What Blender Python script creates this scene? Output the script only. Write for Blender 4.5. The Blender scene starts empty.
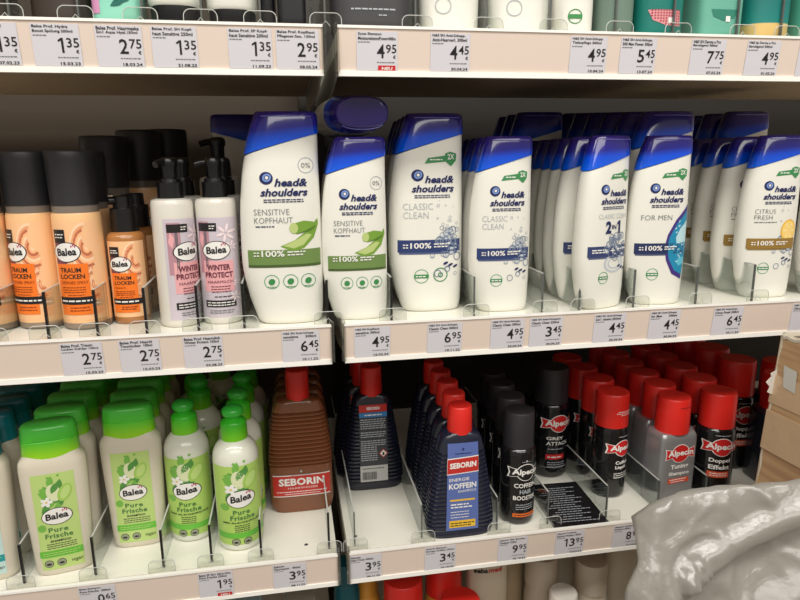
import bpy, bmesh, math, random
from mathutils import Vector, Matrix, noise
from mathutils.geometry import tessellate_polygon
random.seed(4)
scene = bpy.context.scene
COL = scene.collection
pi = math.pi

# ------------------------------------------------------------------ materials
def lin(c):
    o = []
    for v in c[:3]:
        v = v/255.0
        o.append(v/12.92 if v <= .04045 else ((v+.055)/1.055)**2.4)
    return (o[0], o[1], o[2], 1.0)
MATS = {}
def mat(name, col=None, rough=.4, metal=0, spec=.5, coat=0, trans=0, bump=0, bscale=200, mottle=0, emit=0):
    if name in MATS: return MATS[name]
    m = bpy.data.materials.new(name); m.use_nodes = True
    nt = m.node_tree; b = nt.nodes['Principled BSDF']
    b.inputs['Base Color'].default_value = lin(col)
    b.inputs['Roughness'].default_value = rough
    b.inputs['Metallic'].default_value = metal
    b.inputs['Specular IOR Level'].default_value = spec
    b.inputs['Coat Weight'].default_value = coat
    b.inputs['Transmission Weight'].default_value = trans
    if bump or mottle:
        n = nt.nodes.new('ShaderNodeTexNoise'); n.inputs['Scale'].default_value = bscale; n.inputs['Detail'].default_value = 5
        tc = nt.nodes.new('ShaderNodeTexCoord'); nt.links.new(tc.outputs['Object'], n.inputs['Vector'])
        if bump:
            bp = nt.nodes.new('ShaderNodeBump'); bp.inputs['Strength'].default_value = bump; bp.inputs['Distance'].default_value = .002
            nt.links.new(n.outputs['Fac'], bp.inputs['Height']); nt.links.new(bp.outputs['Normal'], b.inputs['Normal'])
        if mottle:
            mx = nt.nodes.new('ShaderNodeMixRGB'); mx.blend_type = 'MULTIPLY'; mx.inputs['Fac'].default_value = mottle
            mx.inputs['Color1'].default_value = lin(col)
            r = nt.nodes.new('ShaderNodeMapRange'); r.inputs['From Min'].default_value = .3; r.inputs['From Max'].default_value = .7
            r.inputs['To Min'].default_value = .45; r.inputs['To Max'].default_value = 1.1
            nt.links.new(n.outputs['Fac'], r.inputs['Value']); nt.links.new(r.outputs['Result'], mx.inputs['Color2'])
            nt.links.new(mx.outputs['Color'], b.inputs['Base Color'])
    MATS[name] = m
    return m
def gmat(name, stops, z0, z1, rough=.25, coat=.3, axis='Z', tilt=0):
    """plastic whose colour runs along the object's own height (dyed see-through cap over a coloured neck)"""
    if name in MATS: return MATS[name]
    m = mat(name, (128, 128, 128), rough, coat=coat)
    nt = m.node_tree; b = nt.nodes['Principled BSDF']
    tc = nt.nodes.new('ShaderNodeTexCoord'); sp = nt.nodes.new('ShaderNodeSeparateXYZ')
    nt.links.new(tc.outputs['Object'], sp.inputs[0])
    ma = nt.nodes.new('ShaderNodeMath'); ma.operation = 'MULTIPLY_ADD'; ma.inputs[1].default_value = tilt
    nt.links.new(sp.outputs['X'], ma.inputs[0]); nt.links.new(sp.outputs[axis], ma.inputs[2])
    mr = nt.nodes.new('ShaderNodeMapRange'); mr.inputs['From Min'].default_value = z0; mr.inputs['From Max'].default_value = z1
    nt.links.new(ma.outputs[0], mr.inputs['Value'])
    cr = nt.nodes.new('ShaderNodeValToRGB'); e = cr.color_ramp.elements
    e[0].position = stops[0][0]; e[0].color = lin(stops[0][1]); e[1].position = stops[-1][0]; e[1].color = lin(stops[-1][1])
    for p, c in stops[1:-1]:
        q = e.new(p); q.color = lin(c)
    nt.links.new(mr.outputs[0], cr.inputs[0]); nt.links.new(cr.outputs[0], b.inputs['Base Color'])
    return m
def clear(name, tint=(235, 240, 240), gloss=.10, rough=.05, edge=.5):
    if name in MATS: return MATS[name]
    m = bpy.data.materials.new(name); m.use_nodes = True; nt = m.node_tree; nt.nodes.clear()
    out = nt.nodes.new('ShaderNodeOutputMaterial'); t = nt.nodes.new('ShaderNodeBsdfTransparent'); t.inputs[0].default_value = lin(tint)
    g = nt.nodes.new('ShaderNodeBsdfGlossy'); g.inputs['Roughness'].default_value = rough; g.inputs[0].default_value = (.9, .9, .9, 1)
    lw = nt.nodes.new('ShaderNodeLayerWeight'); lw.inputs['Blend'].default_value = .35
    mr = nt.nodes.new('ShaderNodeMapRange'); mr.inputs['To Min'].default_value = gloss; mr.inputs['To Max'].default_value = edge
    nt.links.new(lw.outputs['Facing'], mr.inputs['Value'])
    mx = nt.nodes.new('ShaderNodeMixShader'); nt.links.new(mr.outputs[0], mx.inputs[0]); nt.links.new(t.outputs[0], mx.inputs[1]); nt.links.new(g.outputs[0], mx.inputs[2])
    nt.links.new(mx.outputs[0], out.inputs[0]); MATS[name] = m
    return m
def c_(name, col, rough=.35): return mat(name, col, rough)
white = mat('white_plastic', (236, 235, 226), .28, coat=.25)
pearl = mat('pearl_plastic', (218, 210, 192), .3, coat=.2)
ink_navy = c_('navy_ink', (30, 38, 92)); ink_grey = c_('grey_ink', (120, 124, 128)); ink_black = c_('black_ink', (34, 32, 34))
ink_white = c_('white_ink', (240, 238, 234)); ink_green = c_('green_ink', (60, 140, 78)); ink_light = c_('light_grey_ink', (176, 182, 188))
black = mat('black_plastic', (17, 17, 19), .3, coat=.2); satin = mat('satin_black_plastic', (44, 44, 47), .42)
red_cap = mat('red_plastic', (222, 42, 34), .36); chrome = mat('silver_plastic', (160, 160, 162), .35, metal=.35)
clr = clear('clear_acrylic', (240, 243, 242), .045, .05, .34); clr_dim = clear('clear_tab_plastic', (248, 249, 247), .03, .08, .16)
rim = mat('pale_plastic_edge', (196, 198, 194), .3); edge_m = mat('grey_acrylic_edge', (92, 96, 94), .3)

# ------------------------------------------------------------------ mesh helpers
class MB:
    def __init__(s): s.v = []; s.f = []; s.m = []; s.mats = []
    def mi(s, m):
        if m not in s.mats: s.mats.append(m)
        return s.mats.index(m)
    def add(s, verts, faces, m):
        o = len(s.v); s.v += [tuple(p) for p in verts]; i = s.mi(m)
        for f in faces: s.f.append(tuple(o+k for k in f)); s.m.append(i)
    def box(s, a, b, m):
        x0, y0, z0 = a; x1, y1, z1 = b
        s.add([(x0,y0,z0),(x1,y0,z0),(x1,y1,z0),(x0,y1,z0),(x0,y0,z1),(x1,y0,z1),(x1,y1,z1),(x0,y1,z1)],
              [(0,3,2,1),(4,5,6,7),(0,1,5,4),(1,2,6,5),(2,3,7,6),(3,0,4,7)], m)
    def loft(s, rings, m, cap0=True, cap1=True):
        n = len(rings[0]); V = [p for r in rings for p in r]; F = []
        for i in range(len(rings)-1):
            for j in range(n):
                k = (j+1) % n; F.append((i*n+j, i*n+k, (i+1)*n+k, (i+1)*n+j))
        if cap0: F.append(tuple(reversed(range(n))))
        if cap1: F.append(tuple((len(rings)-1)*n+j for j in range(n)))
        s.add(V, F, m)
    def tube(s, pts, r, m, n=6):
        rings = []
        for i, p in enumerate(pts):
            p = Vector(p); a = Vector(pts[max(i-1, 0)]); b = Vector(pts[min(i+1, len(pts)-1)])
            d = (b-a).normalized(); up = Vector((0, 0, 1)) if abs(d.z) < .9 else Vector((0, 1, 0))
            u = d.cross(up).normalized(); w = d.cross(u)
            rings.append([tuple(p+u*(r*math.cos(t*2*pi/n))+w*(r*math.sin(t*2*pi/n))) for t in range(n)])
        s.loft(rings, m)
    def obj(s, name, parent=None, smooth=38):
        me = bpy.data.meshes.new(name); me.from_pydata(s.v, [], s.f)
        for m in s.mats: me.materials.append(m)
        me.polygons.foreach_set('material_index', s.m)
        if smooth:
            me.polygons.foreach_set('use_smooth', [True]*len(s.f)); me.update(); me.set_sharp_from_angle(angle=math.radians(smooth))
        me.update()
        o = bpy.data.objects.new(name, me); COL.objects.link(o)
        if parent: o.parent = parent
        return o
def tag(o, label, cat, group=None):
    o['label'] = label; o['category'] = cat
    if group: o['group'] = group
    return o
def struct(o, label=None):
    o['kind'] = 'structure'
    return o
def empty(name):
    o = bpy.data.objects.new(name, None); COL.objects.link(o); o.empty_display_size = .02
    return o
KIDS = {}
def kids(o):
    if o.name not in KIDS: KIDS[o.name] = [c for c in bpy.data.objects if c.parent == o]
    return KIDS[o.name]
def copy_tree(o, parent=None):
    c = o.copy(); COL.objects.link(c)
    if parent: c.parent = parent
    for ch in kids(o): copy_tree(ch, c)
    return c
USED = set()
def place(proto, x, y, z, rz, label, cat, group=None, scale=1, tiltx=0):
    if proto.name in USED: o = copy_tree(proto)
    else: kids(proto); [kids(k) for k in kids(proto)]; o = proto; USED.add(proto.name)
    o.location = (x, y, z); o.rotation_euler = (tiltx, 0, rz); o.scale = (scale,)*3
    o['label'] = label; o['category'] = cat
    if group: o['group'] = group
    return o

def hermite(tab, z):
    """monotone interpolation of rows (z, a, b, ...)"""
    n = len(tab)
    if z <= tab[0][0]: return tab[0][1:]
    if z >= tab[-1][0]: return tab[-1][1:]
    i = 0
    while z > tab[i+1][0]: i += 1
    h = tab[i+1][0]-tab[i][0]; t = (z-tab[i][0])/h; out = []
    for k in range(1, len(tab[0])):
        def sl(j): return (tab[j+1][k]-tab[j][k])/(tab[j+1][0]-tab[j][0])
        def tan_(j):
            if j == 0: return sl(0)
            if j == n-1: return sl(n-2)
            a, b = sl(j-1), sl(j)
            return 0 if a*b <= 0 else 2*a*b/(a+b)
        m0, m1 = tan_(i), tan_(i+1); p0, p1 = tab[i][k], tab[i+1][k]
        out.append((2*t**3-3*t**2+1)*p0+(t**3-2*t**2+t)*h*m0+(-2*t**3+3*t**2)*p1+(t**3-t**2)*h*m1)
    return out
class Surf:
    """bottle body: rows (z, x_left, x_right, half_depth), superellipse cross-section"""
    def __init__(s, tab, n=2.0, grow=0): s.tab = tab; s.n = n; s.grow = grow
    def at(s, z):
        l, r, b = hermite(s.tab, z); return (l+r)/2, (r-l)/2, b
    def ring(s, z, seg=36, e=0, zf=None):
        xc, a, b = s.at(z); a += e; b += e; out = []
        for k in range(seg):
            t = 2*pi*k/seg; c, q = math.cos(t), math.sin(t)
            x = xc+a*math.copysign(abs(c)**(2/s.n), c); y = b*math.copysign(abs(q)**(2/s.n), q)
            out.append((x, y, zf(x, z) if zf else z))
        return out
    def front(s, x, z, e):
        xc, a, b = s.at(z); a += e+s.grow; b += e+s.grow; u = min(.999, abs((x-xc)/a))
        return (x, -b*(1-u**s.n)**(1/s.n), z)
    L = .004
class Flat:
    L = 9
    def __init__(s, y=0): s.y = y
    def front(s, x, z, e): return (x, s.y-e, z)
def cyl(tab, n=2.0): return Surf([(z, -r, r, r) for z, r in tab], n)

def project(mb, surf, tris, m, e):
    L = surf.L; out = []
    stack = list(tris); guard = 0
    while stack and guard < 60000:
        guard += 1
        t = stack.pop(); d = [abs(t[i][0]-t[(i+1) % 3][0]) + .35*math.hypot(t[i][0]-t[(i+1) % 3][0], t[i][1]-t[(i+1) % 3][1]) for i in range(3)]
        k = max(range(3), key=lambda i: d[i])
        if d[k] > L:
            a, b, c = t[k], t[(k+1) % 3], t[(k+2) % 3]; q = ((a[0]+b[0])/2, (a[1]+b[1])/2)
            stack += [(a, q, c), (q, b, c)]
        else: out.append(t)
    V = []; F = []; idx = {}
    for t in out:
        a, b, c = t
        if (b[0]-a[0])*(c[1]-a[1])-(b[1]-a[1])*(c[0]-a[0]) < 0: t = (a, c, b)
        f = []
        for p in t:
            k = (round(p[0], 6), round(p[1], 6))
            if k not in idx: idx[k] = len(V); V.append(surf.front(p[0], p[1], e))
            f.append(idx[k])
        if len(set(f)) == 3: F.append(tuple(f))
    mb.add(V, F, m)
def poly(mb, surf, pts, m, e):
    vs = [Vector((p[0], p[1], 0)) for p in pts]
    project(mb, surf, [tuple(pts[i] for i in t) for t in tessellate_polygon([vs])], m, e)
def rect(mb, surf, x0, x1, z0, z1, m, e): project(mb, surf, [((x0,z0),(x1,z0),(x1,z1)), ((x0,z0),(x1,z1),(x0,z1))], m, e)
def ell(mb, surf, x, z, rx, rz, m, e, rot=0, n=22, hole=0):
    P = []
    for k in range(n):
        t = 2*pi*k/n; a, b = math.cos(t), math.sin(t)
        P.append((a*math.cos(rot)*rx-b*math.sin(rot)*rz, a*math.sin(rot)*rx+b*math.cos(rot)*rz))
    tr = []
    for k in range(n):
        p, q = P[k], P[(k+1) % n]; A = (x+p[0], z+p[1]); B = (x+q[0], z+q[1])
        if hole:
            C = (x+p[0]*hole, z+p[1]*hole); D = (x+q[0]*hole, z+q[1]*hole); tr += [(A, B, C), (B, D, C)]
        else: tr.append(((x, z), A, B))
    project(mb, surf, tr, m, e)
TXT = {}
def glyphs(s, bold, shear, spacing=1.0):
    k = (s, bold, shear, spacing)
    if k in TXT: return TXT[k]
    cu = bpy.data.curves.new('t', 'FONT'); cu.body = s; cu.offset = bold; cu.shear = shear; cu.resolution_u = 2; cu.space_character = spacing
    o = bpy.data.objects.new('t', cu); COL.objects.link(o)
    dg = bpy.context.evaluated_depsgraph_get(); me = bpy.data.meshes.new_from_object(o.evaluated_get(dg))
    me.calc_loop_triangles(); v = [(p.co.x, p.co.y) for p in me.vertices]; tr = [tuple(v[i] for i in t.vertices) for t in me.loop_triangles]
    bpy.data.objects.remove(o); bpy.data.curves.remove(cu); bpy.data.meshes.remove(me)
    xs = [p[0] for p in v]; ys = [p[1] for p in v]
    TXT[k] = (tr, min(xs), max(xs), min(ys), max(ys)); return TXT[k]
def text(mb, surf, s, x0, x1, z0, z1, m, e=.0006, bold=0, shear=0, tilt=0, spacing=1.0):
    tr, a, b, c, d = glyphs(s, bold, shear, spacing)
    sx, sz = (x1-x0)/(b-a), (z1-z0)/(d-c)
    project(mb, surf, [tuple((x0+(p[0]-a)*sx, z0+(p[1]-c)*sz+tilt*(p[0]-a)*sx) for p in t) for t in tr], m, e)
def words(mb, surf, x0, x1, z, h, m, e=.0006, seed=1):
    """a line of print too small to read in the photograph"""
    r = random.Random(seed); x = x0
    while x < x1-h:
        w = min(x1-x, h*r.uniform(1.5, 4.5)); rect(mb, surf, x, x+w, z, z+h, m, e); x += w+h*.7

# ------------------------------------------------------------------ shelving
H = .042
SH = {'A': (0.0, 0.0), 'B': (.024, -.2875), 'C': (.053, -.576), 'D': (.082, -.8645)}   # front y, bottom of price rail
ST = {k: v[1]+.039 for k, v in SH.items()}
DEPTH = .43
rail_cream = mat('rail_cream_inlay', (228, 211, 198), .35); rail_white = mat('rail_white_lip', (250, 248, 242), .25)
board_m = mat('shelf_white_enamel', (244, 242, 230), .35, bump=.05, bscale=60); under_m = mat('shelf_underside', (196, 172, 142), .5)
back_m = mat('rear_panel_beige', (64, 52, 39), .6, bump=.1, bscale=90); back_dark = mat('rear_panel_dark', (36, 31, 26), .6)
rows = {'A': 'top', 'B': 'middle', 'C': 'lower', 'D': 'lowest'}
def shelf(k, side):
    y0, z0 = SH[k]; x0, x1 = ((-.95, -.0068) if side == 'left' else (.0068, 1.25))
    t = empty('shelf'); t.location = ((x0+x1)/2, y0, z0)
    tag(t, f'{rows[k]} white metal shelf of the {side} shelving bay with a cream price rail', 'shelf', 'shelves of the two bays')
    xm = (x0+x1)/2; w = (x1-x0)/2
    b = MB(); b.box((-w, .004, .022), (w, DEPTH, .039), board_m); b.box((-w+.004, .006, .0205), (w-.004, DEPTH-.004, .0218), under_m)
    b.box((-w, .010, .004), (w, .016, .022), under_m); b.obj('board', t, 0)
    r = MB(); T = -.0046
    prof = [(0, 0), (-.0022, .001), (T-.0022, .042), (T, .0425), (T+.0016, .0395), (.002, .0385), (.002, .0)]
    r.loft([[(x, p[0], p[1]) for p in prof] for x in (-w, w)], rail_cream)
    r.obj('price_rail', t, 0)
    l = MB(); l.box((-w, -.0040, -.0012), (w, .0005, .0040), rail_white); l.box((-w, T-.0032, .0404), (w, T+.001, .0428), rail_white)
    l.box((-w, -.0033, .0158), (w, -.0008, .0161), mat('rail_crease', (205, 184, 168), .5)); l.obj('rail_lip', t, 0)
    ex = w if side == 'left' else -w
    g = MB(); s = -1 if side == 'left' else 1
    P = [(.006, .02), (.03, .002), (.10, -.008), (DEPTH, -.013), (DEPTH, .022), (.006, .022)]
    g.loft([[(ex+s*q, p[0], p[1]) for p in P] for q in (0, .0018)], mat('bracket_metal', (150, 144, 132), .4, metal=.2))
    g.obj('bracket', t, 0)
    c = MB(); cap = clear('rail_end_clear', (225, 225, 220), .12, .1, .5)
    c.box((ex-.0012 if side == 'left' else ex-.003, -.0075, .002), (ex+.003 if side == 'left' else ex+.0012, .004, .0445), cap); c.obj('end_cap', t, 0)
for k in 'ABCD':
    for sd in ('left', 'right'): shelf(k, sd)
def wallbox(name, a, b, m):
    q = MB(); q.box(a, b, m); return struct(q.obj(name, None, 0))
wallbox('wall_back', (-.95, .52, -1.3), (-.012, .535, .75), back_m)
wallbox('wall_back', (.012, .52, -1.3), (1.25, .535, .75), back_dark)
wallbox('floor', (-2.5, -2.6, -1.32), (2.8, 1.0, -1.30), mat('grey_floor_tile', (150, 144, 134), .4, bump=.05, bscale=8))
u = empty('shelf_upright'); u.location = (0, .5, -1.3); tag(u, 'dark slotted steel upright between the two shelving bays', 'upright')
b = MB(); b.box((-.02, -.035, 0), (.02, .01, 2.0), mat('upright_metal', (52, 48, 44), .45, metal=.3)); b.obj('post', u, 0)
b = MB()
for i in range(78): b.box((-.008, -.0355, .02+i*.025), (-.004, -.0348, .035+i*.025), black); b.box((.004, -.0355, .02+i*.025), (.008, -.0348, .035+i*.025), black)
b.obj('slots', u, 0)
b = MB(); b.box((-.95, -.02, 0), (1.25, .44, .42), mat('plinth_grey', (90, 86, 80), .5))
o = b.obj('plinth', None, 0); o.location = (0, .09, -1.3); tag(o, 'grey metal plinth at the foot of the shelving', 'plinth')

# ------------------------------------------------------------------ shelf dividers
def make_divider(h, L, kind):
    t = empty('shelf_divider')
    p = MB(); p.box((-.0007, .010, .001), (.0007, L, h), clr); p.obj('plate', t, 0)
    f = MB(); w = .0013 if kind == 'black' else .0008
    f.box((-w, .0075, 0), (w, .0100, h+.0005), black if kind == 'black' else edge_m); f.obj('front_edge', t, 0)
    e = MB(); e.box((-.0008, .010, h), (.0008, L, h+.0011), rim); e.obj('top_edge', t, 0)
    c = MB(); S = []
    W, HH, r = .0145, .0155, .006
    pts = [(-W, 0)]
    for q in range(7): a = pi-q*pi/12; pts.append((-W+r+r*math.cos(a), HH-r+r*math.sin(a)))
    for q in range(7): a = pi/2-q*pi/12; pts.append((W-r+r*math.cos(a), HH-r+r*math.sin(a)))
    pts.append((W, 0))
    c.loft([[(x, y, z) for x, z in reversed(pts)] for y in (-.0005, .0006)], clr_dim)
    c.obj('clip_tab', t, 0)
    o = MB(); o.tube([(x, -.0008, z) for x, z in pts], .00042, rim, 5); o.tube([(-.004, -.0009, .004), (0, -.0012, .0085), (.004, -.0009, .004)], .0004, rim, 5)
    o.obj('tab_rim', t, 0)
    return t
divs = {'black': make_divider(.047, .40, 'black'), 'clear': make_divider(.044, .40, 'clear')}
DL = {
 'A': [(-.274, 'clear', 'left of the dark bottle foot at the left picture edge'), (-.218, 'clear', 'left of the mint bottle with the pink print'), (-.165, 'clear', 'right of the mint bottle'), (-.114, 'clear', 'between the two cream tubes on black caps'),
       (-.062, 'clear', 'right of the second cream tube on a black cap'), (-.003, 'clear', 'at the gap between the bays'), (.083, 'clear', 'right of the wide charcoal bottle'), (.153, 'clear', 'right of the white bottle next to the charcoal one'),
       (.219, 'clear', 'left of the white bottle with a green stamp'), (.289, 'clear', 'left of the dark teal bottle with a red patch'), (.353, 'clear', 'left of the pale mint pack'), (.426, 'clear', 'left of the sand and teal bottle'), (.478, 'clear', 'right of the sand and teal bottle')],
 'B': [(-.334, 'black', 'at the left picture edge'), (-.286, 'black', 'between the two front peach sprays'), (-.240, 'black', 'left of the small peach pump bottle'), (-.193, 'black', 'right of the small peach pump bottle'), (-.142, 'black', 'between the two lilac pump bottles'), (-.096, 'black', 'left of the big aloe bottle'),
       (-.009, 'black', 'right of the big aloe bottle'), (.060, 'black', 'between the smaller aloe bottle and the big bubble bottle'), (.153, 'clear', 'right of the big bubble bottle'), (.233, 'clear', 'right of the small bubble bottle'), (.278, 'clear', 'left of the turned two-in-one bottle'),
       (.345, 'clear', 'between the two-in-one and the blue swirl bottle'), (.425, 'clear', 'right of the blue swirl bottle'), (.500, 'clear', 'left of the orange slice bottle'), (.582, 'clear', 'at the right picture edge')],
 'C': [(-.356, 'black', 'left of the front wide green-capped shampoo'), (-.281, 'black', 'left of the second wide green-capped shampoo'), (-.207, 'black', 'left of the first slim green bottle'), (-.153, 'black', 'between the two slim green bottles'), (-.096, 'black', 'left of the brown ribbed bottle'), (-.0156, 'black', 'right of the brown ribbed bottle'), (.0156, 'clear', 'left of the navy bottle showing its back'),
       (.099, 'clear', 'left of the blue-labelled trapezoid bottle'), (.196, 'clear', 'right of the blue-labelled trapezoid bottle'), (.264, 'clear', 'right of the black-capped round bottle'), (.345, 'clear', 'left of the red-capped black round bottle'), (.418, 'clear', 'left of the silver bottle'), (.487, 'clear', 'right of the silver bottle')]}
for k, L in DL.items():
    for x, kind, where in L:
        place(divs[kind], x, SH[k][0]+(.004 if k != 'A' else .003), ST[k], 0, f'clear divider, {rows[k]} shelf, {where}', 'shelf divider', 'clear shelf dividers')

# ------------------------------------------------------------------ price tags
tag_m = mat('price_paper', (214, 212, 219), .5)
def price_tag(x, k, lines, big, small, date, where, neu=False):
    t = empty('price_tag'); y0, z0 = SH[k]
    ang = math.atan2(.0046, .042)
    t.location = (x+.019, y0-.0030, z0+.0045); t.rotation_euler = (ang, 0, 0)
    tag(t, f'price tag reading {big},{small} {where}', 'price tag', 'price tags on the rails')
    F = Flat(0); p = MB(); p.box((-.019, -.0004, 0), (.0195, .0001, .0335), tag_m); p.obj('card', t, 0)
    m = MB(); ib = ink_black
    for i, s in enumerate(lines):
        wd = min(.035, len(s)*.00168); z = .0298-i*.0036
        text(m, F, s, -.0175, -.0175+wd, z, z+.0029, ib, .0007, bold=.02)
    wb = .0068 if len(big) == 1 else .0125
    if big == '1': wb = .0050
    x1 = .0072
    if big[0] == '1':
        xx = x1-(.0102 if len(big) == 2 else .0016)
        poly(m, F, [(xx-.0015, .0106), (xx+.0003, .0106), (xx+.0003, .0226), (xx-.0013, .0226), (xx-.0042, .0206), (xx-.0036, .0193), (xx-.0015, .0206)], ib, .0007)
    if big != '1': text(m, F, big[-1], x1-.0072, x1, .0106, .0226, ib, .0007, bold=.012)
    text(m, F, small, x1+.0012, x1+.0112, .0150, .0226, ib, .0007, bold=.008)
    text(m, F, '€', .0152, .0177, .0103, .0132, ib, .0007, bold=.02)
    words(m, F, -.0175, -.006, .0240, .0008, ink_grey, .0007, 3)
    words(m, F, .000, .0165, .0065, .0008, ink_grey, .0007, 4)
    m.obj('price_print', t, 0)
    m = MB()
    if neu:
        rect(m, F, .001, .0175, -.0012, .0042, mat('red_sticker', (205, 40, 45), .4), .0008); text(m, F, 'NEU', .0045, .0145, .0002, .0029, ink_white, .0010, bold=.03)
        m.obj('new_sticker', t, 0)
    else:
        text(m, F, date, .0015, .0175, .0006, .0032, ib, .0007, bold=.02); m.obj('date_print', t, 0)
B_ = 'Balea Prof. '
for a in [(-.302, 'A', [B_+'Oil', 'Repair 200ml'], '1', '35', '07.02.23', 'at the left end of the top rail'),
 (-.253, 'A', [B_+'Hydra', 'Boost Spülung 200ml'], '1', '35', '15.03.23', 'under the dark bottle foot on the top rail'),
 (-.202, 'A', [B_+'Haarmaske', '5in1 Aqua Hyal.150ml'], '2', '75', '18.03.24', 'under the mint bottle on the top rail'),
 (-.156, 'A', [B_+'SH Kopf-', 'haut Sensitive 250ml'], '1', '35', '21.08.23', 'under the first cream tube on the top rail'),
 (-.091, 'A', [B_+'SP Kopf-', 'haut Sensitive 200ml'], '1', '35', '11.09.23', 'under the second cream tube on the top rail'),
 (-.049, 'A', [B_+'Kopfhaut', 'Pflegeser.Sen. 150ml'], '2', '95', '08.05.24', 'at the right end of the left top rail'),
 (.024, 'A', ['Syoss Shampoo', 'MoistureIntensPower440m'], '4', '95', '', 'with a red sticker under the charcoal bottle', True),
 (.094, 'A', ['H&S SH Anti-Schupp.', 'Anti-Haarverl. 300ml'], '4', '45', '30.04.24', 'under the white bottle next to the charcoal one'),
 (.234, 'A', ['H&S SH Anti-Schupp.', 'Tiefenpflege 300ml'], '4', '95', '10.04.24', 'under the white bottle with a green stamp'),
 (.287, 'A', ['H&S SH Anti-Schupp.', '500 Men Power 300ml'], '5', '45', '13.07.24', 'under the grey-green bottle on the top rail'),
 (.364, 'A', ['H&S SH Derma x Pro', 'Beruhigend 300ml'], '7', '75', '07.02.24', 'under the pale mint pack on the top rail'),
 (.427, 'A', ['H&S Sp Derma x Pro', 'Beruhigend 200ml'], '4', '95', '01.02.24', 'under the sand and teal bottle on the top rail'),
 (.488, 'A', ['H&S Derma', 'Maske 150ml'], '7', '45', '02.01.24', 'at the right picture edge of the top rail'),
 (-.271, 'B', [B_+'Traum', 'Locken Def.Spr 150ml'], '2', '75', '15.03.23', 'under the front peach spray bottle'),
 (-.217, 'B', [B_+'Haaröl', 'Traumlocken  100ml'], '2', '75', '15.03.23', 'under the small peach pump bottle'),
 (-.156, 'B', [B_+'Haarmilch', 'Winter Protect 150ml'], '2', '75', '03.08.23', 'under the lilac pump bottles'),
 (-.058, 'B', ['H&S SH Anti-Schupp.', 'sensitive      500ml'], '6', '45', '10.11.22', 'under the big aloe bottle'),
 (.017, 'B', ['H&S SH Kopfhaut', 'sensitive 300ml'], '4', '95', '16.02.24', 'under the smaller aloe bottle'),
 (.096, 'B', ['H&S SH Anti-Schupp.', 'Classic Clean 500ml'], '6', '95', '10.11.22', 'under the big bubble bottle'),
 (.167, 'B', ['H&S SH Anti-Schupp.', 'Classic Clean 300ml'], '4', '95', '30.04.24', 'under the small bubble bottle'),
 (.212, 'B', ['H&S SH Anti-Schuppen', 'Classic Clean 250ml'], '3', '45', '30.06.23', 'right of the small bubble bottle tag'),
 (.288, 'B', ['H&S SH Anti-Schupp.', '2in1 classic.250ml'], '4', '45', '25.04.24', 'under the turned two-in-one bottle'),
 (.356, 'B', ['H&S SH Anti-Schupp.', 'for Men       300ml'], '4', '45', '30.04.24', 'under the blue swirl bottle'),
 (.437, 'B', ['H&S SH Antischup.', 'Citrus Fresh 500ml'], '6', '45', '10.11.24', 'left below the orange slice bottle'),
 (.541, 'B', ['H&S SH Antischup.', 'Citrus Fresh 300ml'], '4', '45', '26.04.24', 'at the right picture edge of the middle rail'),
 (-.295, 'C', ['Balea Shampoo', 'Pure Frische  300ml'], '0', '65', '10.02.24', 'under the wide green-capped shampoos'),
 (-.167, 'C', ['Balea SP 3in1 All-in-One', 'Pure Frische 250ml'], '1', '95', '', 'with a red sticker under the slim green bottles', True),
 (-.083, 'C', ['Seborin', 'Haarwasser   400ml'], '3', '95', '08.11.22', 'under the brown ribbed bottle'),
 (.007, 'C', ['Seborin', 'Haar-Tonic 400ml'], '3', '95', '06.11.22', 'under the navy bottle showing its back'),
 (.099, 'C', ['Seborin Shampoo', 'Energie Koffein 250ml'], '3', '45', '16.10.23', 'under the blue-labelled trapezoid bottle'),
 (.192, 'C', ['Alpecin Hair Booster', 'Tonikum 125ml'], '9', '95', '02.10.23', 'under the black-capped round bottle'),
 (.268, 'C', ['Alpecin Tonikum', 'Dermo Protect 125ml'], '13', '95', '10.03.22', 'under the black leaflet'),
 (.346, 'C', ['Alpecin Coffein-', 'Shampoo 250ml'], '8', '95', '17.10.22', 'next to the plastic sheet on the lower rail')]:
    price_tag(*a)

# ------------------------------------------------------------------ bottle kinds
def body_mesh(surf, zs, m, seg=36, e=0, top=True):
    b = MB(); b.loft([surf.ring(z, seg, e) for z in zs], m, True, top); return b
def lins(a, b, n): return [a+(b-a)*i/(n-1) for i in range(n)]

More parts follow.
